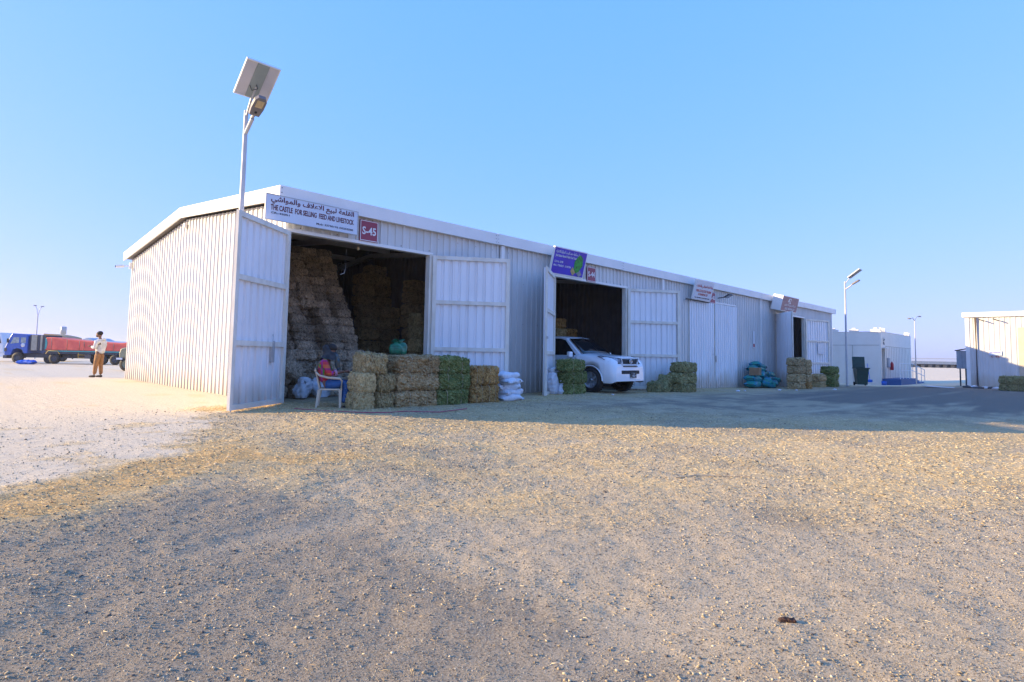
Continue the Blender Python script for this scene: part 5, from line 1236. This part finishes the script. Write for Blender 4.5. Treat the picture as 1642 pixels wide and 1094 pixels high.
# green bin
bn = thing('wheeled_bin', 'dark green wheeled bin with its lid flung open by the cabin', 'bin', (32.2, -2.0, -.15), R(-62))
mb = MB(); mb.add([(-.24, -.26, .06), (.24, -.26, .06), (.24, .26, .06), (-.24, .26, .06), (-.30, -.34, .95), (.30, -.34, .95), (.30, .36, .95), (-.30, .36, .95)], [(0, 1, 2, 3), (0, 1, 5, 4), (1, 2, 6, 5), (2, 3, 7, 6), (3, 0, 4, 7)]); b_ = mb.build('bin_body', M['bin'], bn)
sm = b_.modifiers.new('t', 'SOLIDIFY'); sm.thickness = .02
mb = MB(); mb.lh((-.34, -.40, .93), (-.29, .40, .99)); mb.lh((.29, -.40, .93), (.34, .40, .99)); mb.lh((-.289, -.40, .93), (.289, -.34, .99)); mb.lh((-.289, .36, .93), (.289, .42, .99)); mb.build('rim', M['bin'], bn)
mb = MB(); mb.box(None, (.62, .05, .62), M4=Matrix.Translation((0, .44, 1.29)) @ Matrix.Rotation(R(-6), 4, 'X')); mb.build('lid', M['bin'], bn, bevel=.02)
for sx in (-1, 1): MB().lathe([(0, -.03), (.10, -.03), (.10, .03), (0, .03)], 'X', 14, c=(sx * .27, .28, .10)).build('wheel', M['black'], bn)
o = thing('broom', 'blue broom leaning on the cabin wall beside the bin', 'broom', (38.45, -1.0, -.29)); MB().tube([(0, 0, .30), (.5, .25, 1.35)], .016, 6).build('handle', M['tarpblue'], o); MB().lh((-.12, -.12, .16), (.12, .12, .34)).build('head', M['tarpblue'], o, bevel=.03)
o = MB().lathe([(0, 0), (.13, 0), (.15, .26), (.14, .26), (.12, .03)], 'Z', 14).build('bucket', M['tarpblue'], None, loc=(38.5, -1.75, -.29)); tag(o, 'blue bucket on the ground under the broom', 'bucket')
# ------------------------------------------------------------ far things on the right
for (x, y, hh, lb) in ((39.9, -3.2, 3.9, 'slim pole lamp just right of the cabin steps'),):
    o = thing('pole_lamp', lb, 'street lamp', (x, y, -.2)); MB().tube([(0, 0, 0), (0, 0, hh + .2)], [.035, .025], 8).build('pole', M['pan'], o)
    MB().tube([(-.9, .1, hh + .2), (-.4, .03, hh + .3), (0, 0, hh + .15), (.4, -.03, hh + .4), (.9, -.1, hh + .5)], .025, 6).build('arms', M['pan'], o)
    for sx in (-1, 1): mb = MB(); mb.box((sx * 1.0, -sx * .1, hh + .35 + .12 * sx), (.36, .12, .06)); mb.build('lamp_head', M['luminaire'], o)
# elevated road with barrier, tower, dune
def along(px_dir, d):   # ground point d metres out in a world direction
    return (CAM.x + px_dir[0] * d, CAM.y + px_dir[1] * d)
far_dir = (.954, .30); fn = (.30, -.954)
c = along(far_dir, 205)
o = thing('elevated_road', 'long low bridge with a barrier crossing the far desert', 'bridge', (c[0], c[1], 0), math.atan2(fn[1], fn[0]))
MB().lh((-90, -4, .95), (140, 4, 1.75)).build('deck', mat('haze_tinted_concrete', (.12, .17, .28), (.10, .14, .24), .5, .8), o)  # deck colour has the blue of distance haze painted in
for k in range(-50, 80): link('pier', BM_P := (bpy.data.meshes.get('pier') or (lambda m: (m.materials.append(M['trucknavy']), m)[1])(MB().lh((-.38, -3.5, -.5), (.38, 3.5, .95)).build('pier_tmp', M['trucknavy']).data)), o, (k * 1.7, 0, 0))
for t_ in [q_ for q_ in COL.objects if q_.name.startswith('pier_tmp')]: bpy.data.objects.remove(t_)
MB().tube([(-90, 3.9, 2.6), (140, 3.9, 2.6)], .08, 4).build('barrier_rail', M['galv'], o)
c = along((.951, .308), 600)
o = thing('water_tower', 'thin pale tower standing far off beyond the bridge', 'tower', (c[0], c[1], 0)); mw_ = mat('far_white', (.75, .75, .78), None, .5, .8)
MB().lathe([(1.6, 0), (1.4, 14), (2.2, 15.5), (2.2, 18), (1.0, 19.5), (.3, 24)], 'Z', 16).build('shaft', mw_, o)
# ------------------------------------------------------------ the lorry yard on the left
CR, CF = Vector((.713, -.701, 0)), Vector((.713, .701, 0))
def at_zc(px, zc, z):   # world point for a position across the yard (metres right of the view axis)
    p = Vector((CAM.x, CAM.y, 0)) + Vector((.698, .7126, 0)) * zc / .9977 + CR * ((px - 797) / 929 * zc); p.z = z; return p
YZ = -.48
ang = math.atan2(CR.y, CR.x)
def wheel(par, x, y, r, wdt=.3, m=M['black'], rim=M['trucknavy'], z=None):
    wl = thing('wheel', None, None, (x, y, r if z is None else z)); wl.parent = par
    MB().lathe([(r * .55, -wdt / 2), (r * .9, -wdt / 2), (r, -wdt * .3), (r, wdt * .3), (r * .9, wdt / 2), (r * .55, wdt / 2)], 'Y', 24).build('tyre', m, wl)
    MB().lathe([(0, -wdt * .3), (r * .2, -wdt * .34), (r * .35, -wdt * .2), (r * .5, -wdt * .42), (r * .58, -wdt * .45), (r * .58, wdt * .4)], 'Y', 20).build('rim', rim, wl); return wl
base = at_zc(8, 56, YZ)
tk = thing('lorry', 'blue cab lorry parked side on with a long trailer under red tarpaulin', 'lorry', base, ang)
# local x to the right (rearwards), y away from us
cabp = [(.10, .75), (.05, 1.35), (.55, 2.55), (.75, 2.86), (2.15, 2.80), (2.28, 2.6), (2.28, .95), (1.95, .95), (1.75, 1.30), (1.30, 1.42), (.90, 1.30), (.68, .75)]
MB().prism([(x, 0, z) for x, z in cabp], (0, 2.3, 0)).build('cab', M['truckblue'], tk, bevel=.05)
for pts in ([(.62, 1.85), (.90, 2.48), (1.45, 2.48), (1.45, 1.95), (.95, 1.90)], [(1.62, 1.95), (1.62, 2.48), (2.10, 2.48), (2.10, 1.95)]):
    MB().prism([(x, -.012, z) for x, z in pts], (0, .010, 0)).build('side_window', mat('pale_window', (.35, .42, .45), (.2, .24, .26), 4, .2), tk)
MB().lathe([(0, -.015), (.20, -.014), (.20, -.004)], 'Y', 20, c=(1.85, 0, 1.75)).build('round_emblem', M['white'], tk)
MB().lh((.08, -.02, 1.12), (.32, .02, 1.45)).build('corner_light', M['dark'], tk); MB().lh((0.0, .0, .45), (.35, 2.3, .74)).build('bumper', M['trucknavy'], tk); MB().lh((.42, -.2, 1.95), (.50, -.05, 2.35)).build('mirror', M['black'], tk)
MB().lh((.4, .5, .55), (12.0, 1.8, .95)).build('chassis', M['trucknavy'], tk)
for x0, x1, m in ((2.42, 2.5, 'trucknavy'), (2.55, 3.10, 'beigesteel'), (3.15, 3.38, 'trucknavy'), (3.42, 3.62, 'beigesteel'), (3.66, 3.95, 'trucknavy')): MB().lh((x0, .1, 1.25), (x1, 2.2, 2.74)).build('headboard_panel', M[m], tk)
for x in (1.32,): wheel(tk, x, .15, .53)
for x in (4.9, 3.75): wheel(tk, x, .15 if x > 4 else .9, .53 if x > 4 else .45)
for x in (9.55, 10.75, 8.4): wheel(tk, x, .15 if x > 9 else .8, .50)
MB().tube([(4.15, -.05, .95), (4.35, -.05, 1.25), (5.25, -.05, 1.25), (5.5, -.05, .95)], .035, 6).build('mudguard', M['yellow'], tk)
mb = MB(); tp = [(4.0, 1.30), (4.05, 2.55), (5.0, 2.56), (6.0, 2.40), (8.0, 2.25), (10.0, 2.16), (11.2, 2.10), (11.9, 2.2), (11.95, 1.30)]
mb.prism([(x, .0, z) for x, z in tp], (0, 2.35, 0)); tarp = mb.build('tarpaulin', M['tarpred'], tk, bevel=.08)
for x in (4.6, 6.1, 7.3, 7.75, 9.9, 10.6): MB().tube([(x, -.03, 1.3), (x + .05, -.035, 1.8), (x, -.03, interp(x, tp[1:-1]) - .05)], .022, 5).build('strap', M['beigesteel'], tk)
MB().prism([(3.98, -.02, 1.35), (3.98, -.02, 2.50), (4.14, -.02, 2.35), (4.22, -.02, 1.95), (4.12, -.02, 1.45)], (0, .015, 0)).build('lashing', M['tarpteal'], tk)
MB().lh((4.3, -.04, 1.18), (12.0, .02, 1.29)).build('side_rail', M['tarpteal'], tk)
MB().lh((3.9, 0, .97), (12.0, 2.35, 1.17)).build('trailer_bed', M['trucknavy'], tk)
MB().lh((7.9, -.03, .55), (8.5, .5, .95)).build('tool_box', M['trucknavy'], tk)
mb = MB(); mb.tube([(7.25, 0, 1.1), (7.25, 0, .62), (7.95, 0, .62), (7.95, 0, .9), (7.25, 0, .9)], .03, 5); mb.build('side_guard', M['yellow'], tk)
mb = MB(); mb.tube([(5.9, .3, 1.0), (6.5, .3, .52), (7.1, .3, 1.0)], .05, 6); mb.build('brace', M['trucknavy'], tk)
# second, white lorry whose nose shows at the left edge
o = thing('lorry', 'white lorry behind the blue one at the left edge of the photo', 'lorry', at_zc(-44, 60, YZ), ang)
MB().prism([(x, 0, z) for x, z in [(.2, .9), (.2, 3.0), (2.9, 3.0), (3.25, 2.0), (3.35, .9)]], (0, 2.4, 0)).build('cab', M['white'], o, bevel=.06)
MB().prism([(x, -.012, z) for x, z in [(2.1, 1.9), (2.1, 2.65), (2.85, 2.65), (3.08, 1.9)]], (0, .01, 0)).build('side_window', M['glass'], o)
MB().lh((.2, 0, .5), (3.45, 2.4, .89)).build('bumper', M['white'], o); wheel(o, 2.2, .15, .52); wheel(o, -.8, .15, .52)
# army green truck nose
b3 = at_zc(193.5, 42, -.50)
o = thing('lorry', 'drab olive truck whose rounded nose pokes out behind the shed corner', 'lorry', b3, ang)
MB().prism([(x, 0, z) for x, z in [(.0, .95), (-.02, 1.3), (.08, 1.62), (.35, 1.70), (1.6, 1.80), (1.6, .95)]], (0, 1.9, 0)).build('bonnet', M['army'], o, bevel=.08)
MB().prism([(x, .0, z) for x, z in [(1.61, .95), (1.61, 1.8), (1.9, 2.45), (3.2, 2.45), (3.2, .95)]], (0, 2.0, 0)).build('cab', M['army'], o, bevel=.05)
MB().lh((-.12, -.1, .82), (.3, 2.0, .95)).build('bumper', M['white'], o); wheel(o, .55, .1, .50, rim=M['army']); wheel(o, 3.6, .1, .50, rim=M['army']); MB().lh((.2, .3, .5), (4.5, 1.6, .94)).build('chassis', M['trucknavy'], o)
# heap of blue tarpaulin
me = sack_mesh('tarpaulin_heap', M['tarpblue'], 1.45, .8, .42, seed=44, wr=.04); o = link('tarpaulin_heap', me, None, tuple(at_zc(46.5, 53.5, YZ + .17)), ang); tag(o, 'bright blue folded tarpaulin on the ground before the blue lorry', 'tarpaulin')
# double street lamp far behind, more lorry loads, sheds and tanks beyond
o = thing('street_lamp', 'tall twin arm street lamp rising behind the blue lorry', 'street lamp', at_zc(59, 78, -.5), ang)
MB().tube([(0, 0, 0), (0, 0, 5.9)], [.10, .06], 8).build('pole', M['pan'], o)
MB().tube([(0, 0, 5.6), (-.18, 0, 6.7), (-.42, 0, 7.15)], .04, 6).build('arm', M['pan'], o); MB().tube([(0, 0, 5.6), (.22, 0, 6.7), (.50, 0, 7.05)], .04, 6).build('arm', M['pan'], o)
MB().lh((-.62, -.1, 7.12), (-.30, .1, 7.22)).build('lamp_head', M['luminaire'], o); MB().lh((.38, -.1, 7.0), (.72, .1, 7.1)).build('lamp_head', M['luminaire'], o)
o = thing('lorry', 'lorry with a tan covered load just showing above the red tarpaulin', 'lorry', at_zc(70, 66, -.5), ang)
MB().prism([(x, 0, z) for x, z in [(0, 1.2), (0, 3.15), (1.1, 3.10), (2.2, 2.9), (2.8, 2.75), (3.0, 1.2)]], (0, 2.3, 0)).build('load', mat('tan_load', (.55, .36, .18), (.42, .27, .14), 2, .8), o, bevel=.05)
MB().lh((0, 0, .6), (3.0, 2.3, 1.19)).build('chassis', M['trucknavy'], o); wheel(o, .7, .1, .5); wheel(o, 2.3, .1, .5)
o = thing('chimney_stack', 'short grey stack sticking up beyond the red tarpaulin', 'chimney', at_zc(102, 95, -.5), ang); MB().lathe([(.2, 0), (.2, 3.7), (.42, 3.8), (.42, 4.9), (.3, 5.0)], 'Z', 14).build('shaft', M['galv'], o)
for k, (px, wd, hh, lb) in enumerate(((118, 3.0, 3.1, 'low pale shed on the skyline left of the standing man'), (131, 2.2, 3.4, 'pale blue tank shed next to the low one on the skyline'), (145, 5.2, 2.9, 'row of pale sheds on the skyline behind the standing man'))):
    o = thing('far_shed', lb, 'shed', at_zc(px, 105, -.5), ang); mb = MB(); mb.prism([(0, 0, 0), (wd, 0, 0), (wd, 0, hh - .4), (wd / 2, 0, hh), (0, 0, hh - .4)], (0, 6, 0)); mb.build('walls', mat('far_shed_%d' % k, (.5, .56, .6), None, 1, .7), o)
    MB().lh((wd * .3, -.05, 0), (wd * .6, -.01, hh * .6)).build('door', M['dark'], o)
# ------------------------------------------------------------ bits on the ground
def rope(name, pts, r, m, label, cat):
    P = [(x, y, g1(x, y) + r + .004) for x, y in pts]; o = MB().tube(P, r, 6).build(name, m, None); return tag(o, label, cat)
rope('rope', [(-.25, -1.2), (.0, -1.9), (.2, -2.15), (.42, -2.35), (.75, -2.55), (1.2, -2.45), (1.7, -2.75), (2.5, -2.6)], .008, M['pinkrope'], 'pink cord snaking over the ground before the front row of bales', 'cord')
rope('branch', [(.35, -8.05), (.6, -8.12), (.85, -8.35), (1.0, -8.52)], .005, mat('dry_wood', (.62, .47, .28), None, 20, .8), 'thin dry stalk lying in the sunlit dirt right of centre', 'branch')
x, y = -2.07, -9.9
o = link('dung', sack_mesh('dung', mat('dung', (.10, .045, .025), (.03, .015, .01), 9, .9, bump=.8), .75, .34, .24, seed=9, wr=.04), None, (x, y, g1(x, y) + .006), R(-50), (.09, .09, .09)); tag(o, 'dark brown clump on the gravel in the lower right foreground', 'clump')
for k, (x, y, s_) in enumerate(((15.6, -2.2, .07), (16.4, -2.1, .05), (8.55, -1.75, .04), (18.9, -2.4, .07), (20.2, -2.6, .05), (23.0, -3.2, .06))):
    o = link('paper_scrap', mesh_np('paper_scrap', icov * (1 + RNG.uniform(-.3, .3, (12, 1))) * np.array([1, 1.2, .6]) * s_, icof, 3), None, (x, y, g1(x, y) + s_ * .4)); o.data.materials.append(M['white'])
    tag(o, 'white scrap of paper on the shaded dirt, %s from the left' % ORD[k], 'litter', 'white scraps on the ground')
for k, (x, y, s_) in enumerate(((-.22, .72, .10), (-.35, .35, .07))):
    o = MB().lh((-s_, -s_ * .8, 0), (s_, s_ * .8, s_ * 1.7)).build('concrete_block', M['white'], None, loc=(x, y, .12), rz=R(30 * k + 10), bevel=.012); tag(o, ['larger pale block at the foot of the gable wall behind the door leaf', 'smaller pale block behind the foot of the leftmost door leaf'][k], 'block')

# ------------------------------------------------------------ the dusty air
hm = bpy.data.materials.new('haze'); hm.use_nodes = True; hn = hm.node_tree; hn.nodes.remove(hn.nodes['Principled BSDF'])
pv = hn.nodes.new('ShaderNodeVolumePrincipled'); pv.inputs['Color'].default_value = (.86, .90, .93, 1); pv.inputs['Density'].default_value = .0004; pv.inputs['Anisotropy'].default_value = .2
hn.links.new(pv.outputs[0], hn.nodes['Material Output'].inputs['Volume'])
hz = MB().lh((-4500, -4500, -2.2), (6500, 6500, 27)).build('haze', hm); tag(hz, kind='stuff')
